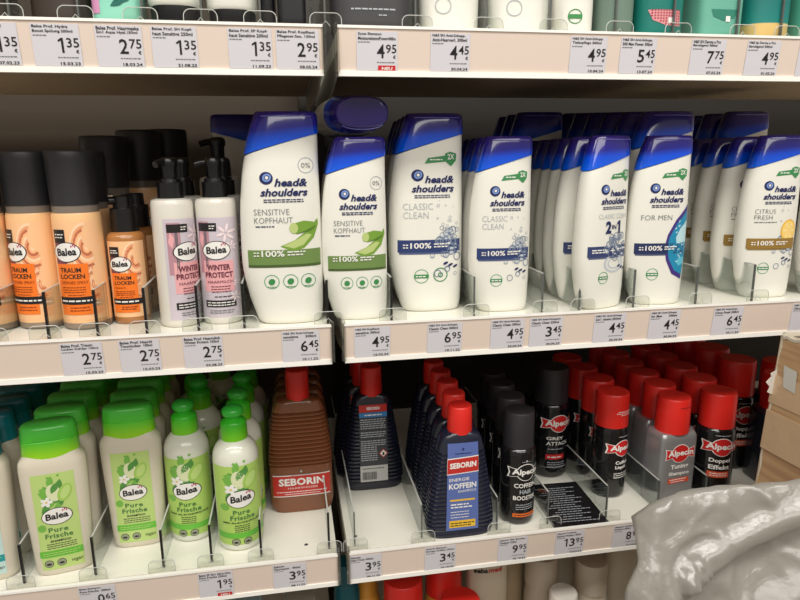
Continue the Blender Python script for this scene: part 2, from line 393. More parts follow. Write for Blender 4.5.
# --- wide white shampoo with slanted blue cap
HS = [(0, -.029, .031, .0150), (.0015, -.0315, .0330, .0170), (.005, -.0340, .0345, .0185), (.015, -.0375, .0357, .0195), (.030, -.0420, .0362, .0205), (.069, -.0478, .0370, .0212), (.112, -.0470, .0368, .0212),
      (.155, -.0430, .0362, .0203), (.176, -.0390, .0360, .0192), (.200, -.0325, .0362, .0170), (.2140, -.0275, .0360, .0150), (.2175, -.0262, .0350, .0140), (.219, -.0245, .0330, .0125)]
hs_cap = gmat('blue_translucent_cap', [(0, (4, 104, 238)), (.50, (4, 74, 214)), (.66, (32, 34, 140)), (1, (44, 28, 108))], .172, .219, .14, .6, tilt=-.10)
def hs_bottle(kind, sx=1, sy=1, sz=1, dim=False):
    t = empty('shampoo_bottle')
    S = Surf([(z*sz, l*sx, r*sx, b*sy) for z, l, r, b in HS], 2.5)
    hs_c = hs_cap if sz == 1 else gmat('blue_translucent_cap_small', [(0, (4, 104, 238)), (.50, (4, 74, 214)), (.66, (32, 34, 140)), (1, (44, 28, 108))], .172*sz, .219*sz, .14, .6, tilt=-.10)
    def zb(x):
        q = min(1, max(0, (x/sx+.040)/.077)); return (.1755+.0225*q**.85)*sz
    zs = [0, .0015*sz, .005*sz, .010*sz]+lins(.018*sz, .168*sz, 16)
    b = MB(); rings = [S.ring(z) for z in zs]
    for f in (.5, 1): rings.append(S.ring(.168*sz, 36, 0, lambda x, z, f=f: z+(zb(x)+.0005-z)*f))
    # follow the profile while closing on the slanted seam
    n = len(rings[0]); fix = []
    for f in (.5, 1.0):
        R = []
        for (x, y, z) in S.ring(.168*sz):
            zz = z+(zb(x)-z)*f; xc, a, bb = S.at(zz); xc0, a0, b0 = S.at(z); R.append((xc+(x-xc0)/a0*a, y/b0*bb, zz))
        fix.append(R)
    rings = rings[:-2]+fix
    ins = [(x*.96+.00, y*.9, z+.0008) for x, y, z in fix[-1]]
    b.loft(rings+[ins], white); b.obj('body', t)
    c = MB(); R = []
    for f in [0, 0]+lins(.12, .88, 7)+[.96, .985, 1.0]:
        r = []
        first = len(R) == 0
        for (x, y, z) in S.ring(.18*sz):
            z0 = zb(x); zz = z0+(.219*sz-z0)*f; xc, a, bb = S.at(zz); xc0, a0, b0 = S.at(z)
            e = -.0004 if first else .0009
            r.append((xc+(x-xc0)/a0*(a+e), y/b0*(bb+e), zz+.0002))
        R.append(r)
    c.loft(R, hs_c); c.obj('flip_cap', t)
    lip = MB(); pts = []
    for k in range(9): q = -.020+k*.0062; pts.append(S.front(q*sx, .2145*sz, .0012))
    lip.tube(pts, .0005, mat('cap_highlight_rib', (112, 112, 196), .2), 5); lip.obj('thumb_rib_highlight', t)  # the rib's highlight is put into its pale colour
    # print
    L = MB(); T = MB(); BD = MB(); LG = MB(); SP = MB(); X = lambda x: x*sx; Z = lambda z: z*sz
    def R_(x0, x1, z0, z1, m, e=.0003, M=None): rect(M or BD, S, X(x0), X(x1), Z(z0), Z(z1), m, e)
    def E_(x, z, rx, rz, m, e=.0003, M=None, **k): ell(M or L, S, X(x), Z(z), X(rx), Z(rz), m, e, **k)
    def P_(pts, m, e=.0003, M=None): poly(M or L, S, [(X(x), Z(z)) for x, z in pts], m, e)
    def T_(s, x0, x1, z0, z1, m, **k): text(T, S, s, X(x0), X(x1), Z(z0), Z(z1), m, **k)
    E_(-.0178, .1535, .0068, .0064, ink_navy, M=LG); E_(-.0172, .1540, .0046, .0040, c_('pale_blue_ink', (120, 150, 210)), .0005, rot=.5, hole=.55, M=LG); E_(-.0172, .1540, .0016, .0016, ink_white, .0006, M=LG)
    T_('head&', -.0100, .0235, .1450, .1530, ink_navy, bold=.032, shear=.25)
    T_('shoulders', -.0245, .0235, .1352, .1432, ink_navy, bold=.032, shear=.25)
    words(T, S, X(-.0215), X(.0185), Z(.1314), .0010, ink_navy, seed=5); words(T, S, X(-.0215), X(.0195), Z(.1292), .0010, ink_navy, seed=6)
    stamp = kind in ('clean', 'two', 'men', 'citrus', 'plain')
    if kind == 'aloe':
        E_(.0225, .166, .0082, .0080, ink_light, hole=.9, M=SP); T_('0%', .0178, .0272, .1635, .1685, ink_grey)
        T_('SENSITIVE', -.0320, .0040, .1165, .1225, ink_grey, bold=-.01); T_('KOPFHAUT', -.0320, .0070, .1080, .1140, ink_grey, bold=-.01)
        words(T, S, X(-.031), X(-.012), Z(.1042), .0011, ink_navy, seed=2)
        ag = c_('aloe_green', (120, 160, 60)); al = c_('aloe_pulp', (188, 205, 130)); ad = c_('aloe_dark', (84, 126, 44))
        P_([(-.007, .084), (.006, .0785), (.018, .082), (.028, .092), (.033, .106), (.0325, .112), (.022, .100), (.008, .090)], ag)
        P_([(-.004, .0845), (.007, .0815), (.017, .085), (.026, .095), (.021, .0965), (.008, .0895)], al, .0004)
        P_([(.004, .099), (.006, .107), (.018, .110), (.028, .1085), (.030, .103), (.024, .099), (.010, .0965)], ag, .0005)
        E_(.0075, .1025, .0045, .0055, al, .0006); P_([(.010, .0965), (.024, .099), (.030, .103), (.030, .1045), (.020, .1000)], ad, .0007)
        R_(-.0405, .0345, .0640, .0805, c_('olive_green_band', (112, 140, 78))); R_(-.0405, .0345, .0622, .0650, c_('dark_olive_band', (74, 96, 50)), .0004)
        for x in (-.0175, .002, .0205):
            q_ = MB(); E_(x, .0470, .0079, .0076, c_('soft_green_ink', (90, 165, 110)), hole=.9, M=q_); E_(x, .0470, .0036, .0032, ink_green, .0004, rot=.6, M=q_); q_.obj('seal', t)
            words(T, S, X(x-.005), X(x+.005), Z(.0412), .0008, ink_green, seed=int(x*1e4) % 91)
    else:
        sg = c_('shield_green', (62, 140, 84))
        q_ = MB(); P_([(-.010, .1660), (-.006, .1720), (.0145, .1745), (.0145, .1680)], sg, M=q_)
        P_([(.013, .1765), (.019, .1785), (.0265, .1765), (.0260, .169), (.020, .1628), (.0135, .168)], sg, .0004, M=q_); q_.obj('shield_mark', t)
        T_('2X', .0160, .0240, .1702, .1760, ink_white, bold=.02); words(T, S, X(-.004), X(.011), Z(.1695), .0012, ink_white, seed=7)
        bc = {'clean': (46, 62, 112), 'two': (52, 64, 110), 'men': (38, 50, 92), 'citrus': (150, 118, 54), 'plain': (60, 74, 120)}[kind]
        R_(-.0400, .0300 if kind != 'clean' else .0320, .0690, .0830, c_(kind+'_band', bc)); R_(-.0385, .0285, .0668, .0695, c_(kind+'_band_shadow', tuple(int(v*.75+50) for v in bc)), .0002)
        if kind == 'clean':
            T_('CLASSIC', -.0340, -.0010, .1165, .1235, ink_light, bold=-.012); T_('CLEAN', -.0340, -.0060, .1070, .1140, ink_light, bold=-.012)
        if kind == 'two':
            T_('CLASSIC CLEAN', -.0270, .0250, .1175, .1235, ink_light, bold=-.012); T_('2', -.0150, -.0050, .0985, .1145, ink_navy, bold=.05); T_('IN', -.0040, .0040, .1040, .1095, ink_navy, bold=.02); P_([(.0085, .0985), (.0120, .0985), (.0120, .1145), (.0090, .1145), (.0052, .1115), (.0062, .1090), (.0085, .1105)], ink_navy, .0006, M=T)
            T_('+', -.004, .004, .0735, .0800, ink_white, bold=.01)
        if kind == 'men': T_('FOR MEN', -.0340, .0080, .1130, .1195, ink_grey, bold=-.012)
        if kind == 'citrus': T_('CITRUS', -.0335, -.0050, .1165, .1225, ink_grey, bold=-.012); T_('FRESH', -.0335, -.0090, .1085, .1145, ink_grey, bold=-.012); words(T, S, X(-.033), X(-.002), Z(.1045), .0010, ink_grey, seed=2)
        if kind in ('clean', 'two', 'citrus'):
            bub = c_('bubble_grey', (122, 136, 160)); bub2 = c_('bubble_shade', (196, 204, 214)); r = random.Random(8)
            for i in range(60):
                cx = .018+r.gauss(0, .0075); cz = .082+r.gauss(0, .021)
                if kind == 'two': a = r.uniform(0, 6.3); q = r.uniform(.002, .021); cx = .006+q*math.cos(a); cz = .086+q*math.sin(a)*.95
                rr = r.uniform(.0015, .0050) if cz < .098 else r.uniform(.0007, .002)
                if abs(cx) > .030: continue
                E_(cx, cz, rr, rr, bub, .0004+i*1e-6, hole=.80, n=14)
                if i % 3 == 0: E_(cx+rr*.1, cz-rr*.35, rr*.6, rr*.35, bub2, .00045, n=10)
            if kind == 'two':
                E_(.004, .060, .019, .012, bub2, .00025, hole=.8); E_(.004, .060, .012, .007, bub2, .00025, hole=.8)
            for i in range(3): E_(.014+i*.006, .056-i*.002, .0032, .0014, ink_navy, .0006, rot=.4, n=10)
        if kind == 'men':
            P = [(.0330, .132), (.015, .113), (.004, .094), (.0005, .078), (.004, .060), (.014, .042), (.0300, .034)]
            P_(P+[(.0345, .072), (.0345, .100)], c_('swirl_violet', (70, 50, 130)), .00025)
            P_([(.0330, .125), (.0175, .109), (.0075, .092), (.0045, .078), (.0080, .062), (.0170, .047), (.0310, .040), (.0345, .072), (.0345, .10)], c_('swirl_teal', (30, 140, 180)), .0003)
            P_([(.0335, .112), (.022, .101), (.0165, .090), (.018, .082), (.0345, .084)], c_('swirl_ice', (190, 225, 232)), .0004)
            P_([(.0325, .064), (.024, .064), (.019, .058), (.024, .052), (.0325, .056)], c_('swirl_sky', (96, 190, 215)), .0004)
            r = random.Random(2)
            for i in range(22): E_(r.uniform(.014, .032), r.uniform(.05, .112), .0009, .0020, c_('swirl_ice', (190, 225, 232)), .0005, rot=r.uniform(0, 3), n=6)
        if kind == 'citrus':
            E_(.0180, .0935, .0125, .0150, c_('orange_peel', (240, 190, 70)), .0005); E_(.0180, .0935, .0105, .0128, c_('orange_flesh', (250, 214, 120)), .0006)
            for i in range(6): a = i*pi/3; P_([(.0180, .0935), (.0180+.0090*math.cos(a-.1), .0935+.011*math.sin(a-.1)), (.0180+.0090*math.cos(a+.1), .0935+.011*math.sin(a+.1))], c_('orange_pith', (252, 236, 190)), .0007)
            R_(-.0400, .0300, .0690, .0830, c_('citrus_band', bc), .0008)
        E_(-.0140, .0420, .0085, .0080, c_('soft_green_ink', (90, 165, 110)), hole=.9, M=SP); R_(-.0220, -.0060, .0398, .0440, ink_green, .0004, M=SP); words(T, S, X(-.0205), X(-.0075), Z(.0412), .0012, ink_white, seed=3)
        if kind == 'clean' and sz == 1: q_ = MB(); E_(.0080, .0430, .0085, .0082, ink_green, hole=.86, M=q_); E_(.0080, .043, .003, .003, ink_green, .0004, hole=.6, M=q_); q_.obj('seal', t)
        if kind == 'clean' and sz == 1:
            pass
    if kind != 'two':
        T_('100%', -.0265, -.0030, .0735, .0800, ink_white, bold=.02, e=.0011); words(T, S, X(-.0345), X(-.029), Z(.0770), .0012, ink_white, e=.0011, seed=1); words(T, S, X(-.0345), X(-.029), Z(.0740), .0012, ink_white, e=.0011, seed=1)
        words(T, S, X(.000), X(.020), Z(.0775), .0013, ink_white, e=.0011, seed=2); words(T, S, X(.000), X(.016), Z(.0745), .0013, ink_white, e=.0011, seed=3)
    else:
        words(T, S, X(-.0345), X(-.012), Z(.0775), .0013, ink_white, seed=2); words(T, S, X(-.0345), X(-.010), Z(.0745), .0013, ink_white, seed=3); words(T, S, X(.008), X(.028), Z(.0775), .0013, ink_white, seed=9)
    LG.obj('logo', t); SP.obj('seal', t); L.obj('illustration', t); lab = BD.obj('label_band', t); T.obj('lettering', lab)
    return t
sm = (.84, .80, .885)
HSP = {('aloe', 0): hs_bottle('aloe'), ('aloe', 1): hs_bottle('aloe', *sm), ('clean', 0): hs_bottle('clean'), ('clean', 1): hs_bottle('clean', *sm),
       ('two', 1): hs_bottle('two', *sm), ('men', 1): hs_bottle('men', *sm), ('citrus', 1): hs_bottle('citrus', *sm)}
SB, SC, SA, SD = ST['B']+.0003, ST['C']+.0003, ST['A']+.0003, ST['D']+.0003
ordn = ['', 'second', 'third', 'fourth', 'fifth', 'sixth', 'seventh', 'eighth', 'ninth']
def row(proto, pts, z, base, cat, group, rz=0, scale=1, start=1, front=None):
    """pts are the stands of one row, front to back"""
    for i, p in enumerate(pts):
        n = i+start
        lb = (front or f'{base}, foremost') if n == 1 else f'{base}, {ordn[n-1]} from the front'
        r = rz[i] if isinstance(rz, (list, tuple)) else rz
        place(proto, p[0], p[1], z, r, lb, cat, group, scale)
cat = 'shampoo bottle'; bl = 'blue-capped white shampoo bottles'
place(HSP['aloe', 0], -.048, .0605, SB, 0, 'large white shampoo bottle with an aloe leaf, a green band and a blue cap', cat, bl)
place(HSP['aloe', 0], -.105, .30, SB, pi, 'large white blue-capped bottle standing alone in the shadow behind the lilac pump bottles', cat, bl, 1.06)
place(HSP['aloe', 1], .028, .059, SB, 0, 'smaller white shampoo bottle with an aloe leaf, under the lying blue cap', cat, bl)
place(HSP['aloe', 1], .031, .103, SB, 0, 'smaller white aloe shampoo bottle hidden behind the one with the lying bottle on top', cat, bl)
place(HSP['aloe', 1], .031, .147, SB, 0, 'smaller white aloe shampoo bottle at the back, carrying the foot of the lying bottle', cat, bl)
o = place(HSP['aloe', 1], .030, .236, SB+.1942+.0240, 0, 'blue-capped shampoo bottle lying on top of the smaller aloe bottles, cap to the front', cat, bl)
o.rotation_euler = (pi/2, 0, 0); o.scale = (1.0, 1.28, 1.0)
row(HSP['clean', 0], [(.113, .0835), (.116, .1275), (.119, .1715), (.121, .2155)], SB, 'large white shampoo bottle with grey bubbles and a navy band', cat, bl)
row(HSP['clean', 1], [(.1925, .061), (.1945, .096), (.196, .131), (.198, .166), (.200, .201)], SB, 'small white shampoo bottle with grey bubbles and a navy band', cat, bl)
row(HSP['two', 1], [(.3085, .051), (.3055, .089), (.3075, .1245), (.310, .160), (.312, .1955), (.314, .231)], SB, 'white two-in-one shampoo bottle with bubbles, turned to the right', cat, bl, rz=[.33, .06, .06, .06, .06, .06])
for i in range(3): place(HSP['clean', 0], (.314+.002*i), .276+.048*i, SB, 0, f'large blue-capped bottle, {["first", "middle", "last"][i]} of three behind the two-in-one row', cat, bl, 1.07)
row(HSP['men', 1], [(.3815, .055)], SB, '', cat, bl, rz=-.10, front='white shampoo bottle with a blue and violet swirl, foremost of its row')
for i in range(6): place(HSP['clean', 0], .4080+.001*i, .104+.0475*i, SB, 0, f'large blue-capped white bottle, {["first", "second", "third", "fourth", "fifth", "last"][i]} of six behind the blue swirl bottle', cat, bl, 1.02+.013*i)
row(HSP['citrus', 1], [(.533, .062), (.531, .106), (.533, .150), (.535, .194)], SB, 'white shampoo bottle with an orange slice and ochre band', cat, bl, rz=[-.12, 0, 0, 0])
for i in range(3): place(HSP['clean', 0], .628, .250+.048*i, SB, 0, f'large blue-capped white bottle, {["first", "second", "last"][i]} of three behind the orange slice row', cat, bl, 1.07)
place(HSP['citrus', 1], .617, .062, SB, 0, 'white shampoo bottle with an orange slice, cut off by the right picture edge', cat, bl)

# --- oval brand badge shared by the peach, lilac and green bottles
def badge(L, T, S, x, z, rx, rz, tilt=0):
    ell(L, S, x, z, rx+.0008, rz+.0008, ink_black, .0008, rot=tilt, n=30); ell(L, S, x, z, rx, rz, ink_white, .0010, rot=tilt, n=30)
    text(T, S, 'Balea', x-rx*.76, x+rx*.76, z-rz*.42, z+rz*.40, ink_black, .0013, bold=.03, tilt=tilt)
    for i in range(3): ell(T, S, x+rx*(.42+.13*i), z+rz*(.60+(.12 if i == 1 else 0))+tilt*rx*.5, rz*.07, rz*.13, c_('magenta_ink', (190, 40, 90)), .0013, n=8)

peach = mat('peach_plastic', (250, 200, 146), .3, coat=.2); orange = c_('orange_print', (246, 124, 40)); smoke = clear('smoky_clear', (190, 186, 180), .15, .1, .5)
def curls(L, S, x0, x1, z0, z1, seed=1):
    r = random.Random(seed); cols = [c_('curl_light', (252, 214, 176)), c_('curl_mid', (236, 164, 120)), c_('curl_dark', (196, 112, 78)), c_('curl_glow', (255, 190, 140))]
    for i in range(9):
        f = 1-i/9; rx = (x1-x0)*.60*f; rz = (z1-z0)*.50*f
        P = []; cx, cz = x1-(x1-x0)*.30, (z0+z1)/2
        for k in range(13):
            a = pi*.5+k*pi*1.05/12+i*.12; P.append((min(x1, max(x0, cx+rx*math.cos(a))), cz+rz*math.sin(a)))
        for k in range(12, -1, -1):
            a = pi*.5+k*pi*1.05/12+i*.12; P.append((min(x1, max(x0, cx+(rx-.0022)*math.cos(a))), cz+(rz-.003)*math.sin(a)))
        try: poly(L, S, P, cols[i % 4], .0004+i*2e-6)
        except Exception: pass
def peach_print(t, S, zt, k, words3, r):
    L = MB(); T = MB()
    X = lambda x: x*r/.024
    Z = lambda z: z*k
    rect(L, S, X(-.0215), X(.0215), Z(.010), Z(.112), c_('peach_paper', (250, 198, 150)), .0002)
    curls(L, S, X(-.006), X(.0205), Z(.060), Z(.112))
    curls(L, S, X(.006), X(.0205), Z(.030), Z(.066))
    rect(L, S, X(-.0185), X(-.0070), Z(.066), Z(.102), c_('hair_violet', (130, 70, 84)), .0006)
    rect(L, S, X(-.0185), X(-.0065), Z(.0915), Z(.105), ink_black, .0008); words(T, S, X(-.017), X(-.008), Z(.0995), .0010, ink_white, .0011); words(T, S, X(-.017), X(-.008), Z(.0965), .0010, ink_white, .0011, 4)
    rect(L, S, X(-.0185), X(.0120), Z(.0165), Z(.070), orange, .0007)
    rect(L, S, X(-.0190), X(.0155), Z(.0275), Z(.0355), ink_black, .0009); words(T, S, X(-.0175), X(.0145), Z(.0305), .0016, ink_white, .0012, 6)
    text(T, S, 'TRAUM', X(-.0155), X(.0055), Z(.0610), Z(.0660), ink_black, .0010, bold=.02); text(T, S, 'LOCKEN', X(-.0155), X(.0085), Z(.0545), Z(.0595), ink_black, .0010, bold=.02)
    bi = c_('brown_ink', (150, 60, 20))
    if words3: text(T, S, words3, X(-.0155), X(.0110) if len(words3) > 6 else X(-.001), Z(.0490), Z(.0522), bi, .0010)
    for i in range(3): words(T, S, X(-.0150), X(.008), Z(.0450-.0025*i), .0009, bi, .0010, i)
    words(T, S, X(-.010), X(.006), Z(.0370), .0009, bi, .0010, 7)
    words(T, S, X(-.009), X(.010), Z(.0235), .0011, bi, .0010, 8); words(T, S, X(-.010), X(.010), Z(.0205), .0011, bi, .0010, 9)
    badge(L, T, S, X(-.0065), Z(.0820), X(.0130), Z(.0095), .05)
    lab = L.obj('label', t); T.obj('lettering', lab)
def peach_spray():
    t = empty('hair_spray_bottle'); S = cyl([(0, .0215), (.002, .0236), (.006, .0240), (.118, .0237), (.1215, .0228)])
    body_mesh(S, [.007]+lins(.012, .118, 10)+[.121], peach).obj('body', t)
    b = MB(); b.loft([cyl([(0, .021), (.002, .0238), (.0075, .0242)]).ring(z) for z in (0, .001, .002, .0075)], mat('frosted_base', (150, 132, 118), .3)); b.obj('base', t)
    n = MB(); C = cyl([(.1205, .0222), (.129, .0222)]); n.loft([C.ring(z) for z in (.1205, .129)], mat('clear_collar', (128, 118, 108), .2)); n.obj('collar', t)
    c = MB(); C = cyl([(.1285, .0226), (.181, .0236), (.1826, .0228), (.183, .0215)]); c.loft([C.ring(z, 40) for z in (.1285, .15, .175, .181, .1822, .1828, .183)], satin); c.obj('cap', t)
    peach_print(t, S, .118, 1, 'DEFINIER SPRAY', .024)
    return t
def peach_oil():
    t = empty('hair_oil_bottle'); S = cyl([(0, .0180), (.002, .0196), (.006, .0200), (.092, .0198), (.097, .0175), (.099, .0135)])
    b = body_mesh(S, [0, .001, .002, .006]+lins(.012, .092, 8)+[.095, .097, .099], mat('brown_glass', (176, 118, 66), .15, coat=.4)); b.obj('body', t)
    c = MB(); C = cyl([(.0985, .0140), (.1235, .0138), (.1240, .0100), (.1355, .0096), (.1365, .0085)]); c.loft([C.ring(z) for z in (.0985, .12, .1233, .1240, .1245, .13, .1355, .1365)], black); c.obj('pump_collar', t)
    n = MB(); n.tube([(-.004, -.002, .131), (-.013, -.006, .1315)], .0042, black, 12); n.obj('nozzle', t)
    peach_print(t, S, .09, .80, 'HAARÖL', .020)
    return t
def lilac_pump():
    t = empty('hair_milk_bottle'); S = cyl([(0, .0190), (.002, .0210), (.006, .0214), (.127, .0214), (.1325, .0200), (.134, .0150)])
    body_mesh(S, [0, .001, .002, .006]+lins(.012, .127, 9)+[.130, .1325, .134], mat('milky_plastic', (226, 222, 212), .22, coat=.4)).obj('body', t)
    c = MB(); C = cyl([(.134, .0132), (.150, .0128), (.1505, .0105), (.1535, .0100), (.154, .0072), (.168, .0078)])
    c.loft([C.ring(z) for z in (.134, .140, .1500, .1506, .1535, .1541, .160, .168)], black); c.obj('pump_collar', t)
    n = MB(); C = cyl([(.166, .0088), (.171, .0092), (.174, .008), (.1755, .005)]); n.loft([C.ring(z) for z in (.166, .168, .171, .174, .1755)], black)
    n.tube([(0, 0, .1705), (-.012, -.003, .1700), (-.0185, -.0045, .1680)], .0035, black, 10); n.obj('pump_head', t)
    L = MB(); T = MB(); lil = c_('lilac_paper', (206, 196, 206)); pk = c_('pink_print', (234, 172, 176))
    rect(L, S, -.0195, .0195, .008, .114, lil, .0002)
    rect(L, S, -.0180, -.0075, .056, .110, c_('mauve_print', (186, 140, 152)), .0004); rect(L, S, -.0125, -.0100, .056, .100, c_('hair_grey', (120, 104, 112)), .0005)
    P = [(-.016, .101), (-.013, .094), (-.015, .083), (-.0175, .09)]; poly(L, S, P, pk, .0005)
    rect(L, S, -.0180, .0005, .1000, .1085, ink_black, .0006); words(T, S, -.007, -.001, .1050, .0010, ink_white, .0009); words(T, S, -.007, -.001, .1025, .0010, ink_white, .0009, 4)
    for cx, cz, r in ((.0095, .098, .010), (.0140, .084, .006), (.015, .030, .006), (.016, .045, .004)):
        for i in range(6):
            a = i*pi/3+.3; ell(L, S, cx+r*.55*math.cos(a), cz+r*.55*math.sin(a), r*.45, r*.14, c_('snow_pink', (244, 226, 230)), .0007+i*1e-5, rot=a, n=10)
    rect(L, S, -.0150, .0150, .0360, .0690, pk, .0005)
    mi = c_('plum_ink', (110, 50, 66))
    text(T, S, 'WINTER', -.0120, .0120, .0590, .0650, mi, .0009, bold=.03); text(T, S, 'PROTECT', -.0140, .0140, .0510, .0570, mi, .0009, bold=.03); text(T, S, 'HAARMILCH', -.0120, .0140, .0450, .0480, mi, .0009)
    for i in range(3): words(T, S, -.009, .011, .0410-.0028*i, .0009, mi, .0009, i)
    words(T, S, -.006, .012, .0300, .0010, ink_black, .0009, 5)
    rect(L, S, -.0155, .0155, .0190, .0265, ink_black, .0006); words(T, S, -.014, .014, .0235, .0011, ink_white, .0009, 5); words(T, S, -.014, .014, .0208, .0011, ink_white, .0009, 6)
    words(T, S, -.012, .013, .0150, .0010, ink_grey, .0009, 5); words(T, S, -.012, .012, .0125, .0010, ink_grey, .0009, 6)
    badge(L, T, S, -.0010, .0800, .0135, .0092, .05)
    lab = L.obj('label', t); T.obj('lettering', lab)
    return t
sp = peach_spray(); oil = peach_oil(); milk = lilac_pump()
hc = 'hair product'; g1 = 'peach spray bottles with black caps'
row(sp, [(-.3105, .100), (-.311, .150)], SB, 'peach spray bottle with black cap, left of the front one', 'spray bottle', g1, rz=-.30)
row(sp, [(-.2625, .087), (-.266, .137)], SB, 'peach spray bottle with black cap and orange block, right row', 'spray bottle', g1, rz=0)
place(sp, -.359, .094, SB, .1, 'peach spray bottle cut off by the left picture edge', 'spray bottle', g1)
for i, (x, y, s, w) in enumerate([(-.258, .200, 1.10, 'left of three'), (-.229, .257, 1.15, 'middle of three'), (-.206, .318, 1.17, 'right of three')]):
    place(sp, x, y, SB, .2, f'tall bottle with big black cap in the shadow, {w}, behind the pump bottles', 'spray bottle', g1, s)
place(oil, -.2185, .098, SB, .05, 'small peach pump bottle with orange block and black pump, in front', 'pump bottle', 'peach pump bottles')
place(oil, -.2170, .148, SB, .05, 'small peach pump bottle standing in the shadow behind the front one', 'pump bottle', 'peach pump bottles')
g2 = 'lilac pump bottles'
place(milk, -.1645, .0735, SB, .78, 'lilac pump bottle turned to the right, pink block cut by its neighbour', 'pump bottle', g2)
place(milk, -.1205, .0775, SB, .02, 'lilac pump bottle with snowflake and badge facing front', 'pump bottle', g2)
place(milk, -.160, .125, SB, .5, 'lilac pump bottle second in the left lilac row', 'pump bottle', g2)
place(milk, -.1165, .128, SB, .5, 'lilac pump bottle second in the right lilac row', 'pump bottle', g2)
place(milk, -.128, .21, SB, .3, 'taller dark-headed pump bottle in the shadow behind the right lilac one', 'pump bottle', g2, 1.14)

# --- green capped bottles
lgreen = c_('lime_paper', (188, 214, 128)); leafg = c_('leaf_green', (120, 182, 78)); leafd = c_('leaf_dark', (86, 148, 70)); creamy = c_('petal_cream', (238, 240, 214))
greencap = gmat('green_cap_plastic', [(0, (150, 214, 30)), (.45, (78, 200, 50)), (1, (74, 196, 74))], .146, .184, .3, .3)
def leaf(L, S, x, z, l, w, rot, m, e):
    P = []
    for k in range(9): q = k/8; P.append((q*l, w*math.sin(pi*q)))
    for k in range(7, 0, -1): q = k/8; P.append((q*l, -w*math.sin(pi*q)))
    poly(L, S, [(x+a*math.cos(rot)-b*math.sin(rot), z+a*math.sin(rot)+b*math.cos(rot)) for a, b in P], m, e)
def fruit_art(L, S, x, z, k):
    r = random.Random(5)
    for i in range(22):
        a = r.uniform(.2, 2.9); leaf(L, S, x+r.uniform(-.006, .004)*k, z+r.uniform(-.009, .008)*k, r.uniform(.008, .0135)*k, .0030*k, a+(.6 if i % 2 else 2.2), leafg if i % 3 else leafd, .0004+i*1e-5)
    for i in range(6): ell(L, S, x+r.uniform(-.013, .013)*k, z+r.uniform(.002, .020)*k, .0012*k, .0012*k, leafg, .0005, n=8)
    ell(L, S, x-.0005*k, z+.002*k, .0062*k, .0092*k, c_('pear_cream', (222, 228, 186)), .0006, rot=.2); ell(L, S, x+.0090*k, z+.001*k, .0056*k, .0098*k, c_('pear_green', (164, 204, 96)), .00065, rot=-.45)
    ell(L, S, x+.0095*k, z+.001*k, .0036*k, .0075*k, c_('pear_light', (190, 218, 130)), .0007, rot=-.45)
    for i in range(5): a = i*2*pi/5; ell(L, S, x-.0075*k+.0030*k*math.cos(a), z-.007*k+.0030*k*math.sin(a), .0027*k, .0018*k, ink_white, .0008+i*1e-5, rot=a, n=10)
    ell(L, S, x-.0075*k, z-.007*k, .0011*k, .0011*k, c_('flower_eye', (226, 196, 90)), .0010, n=8)
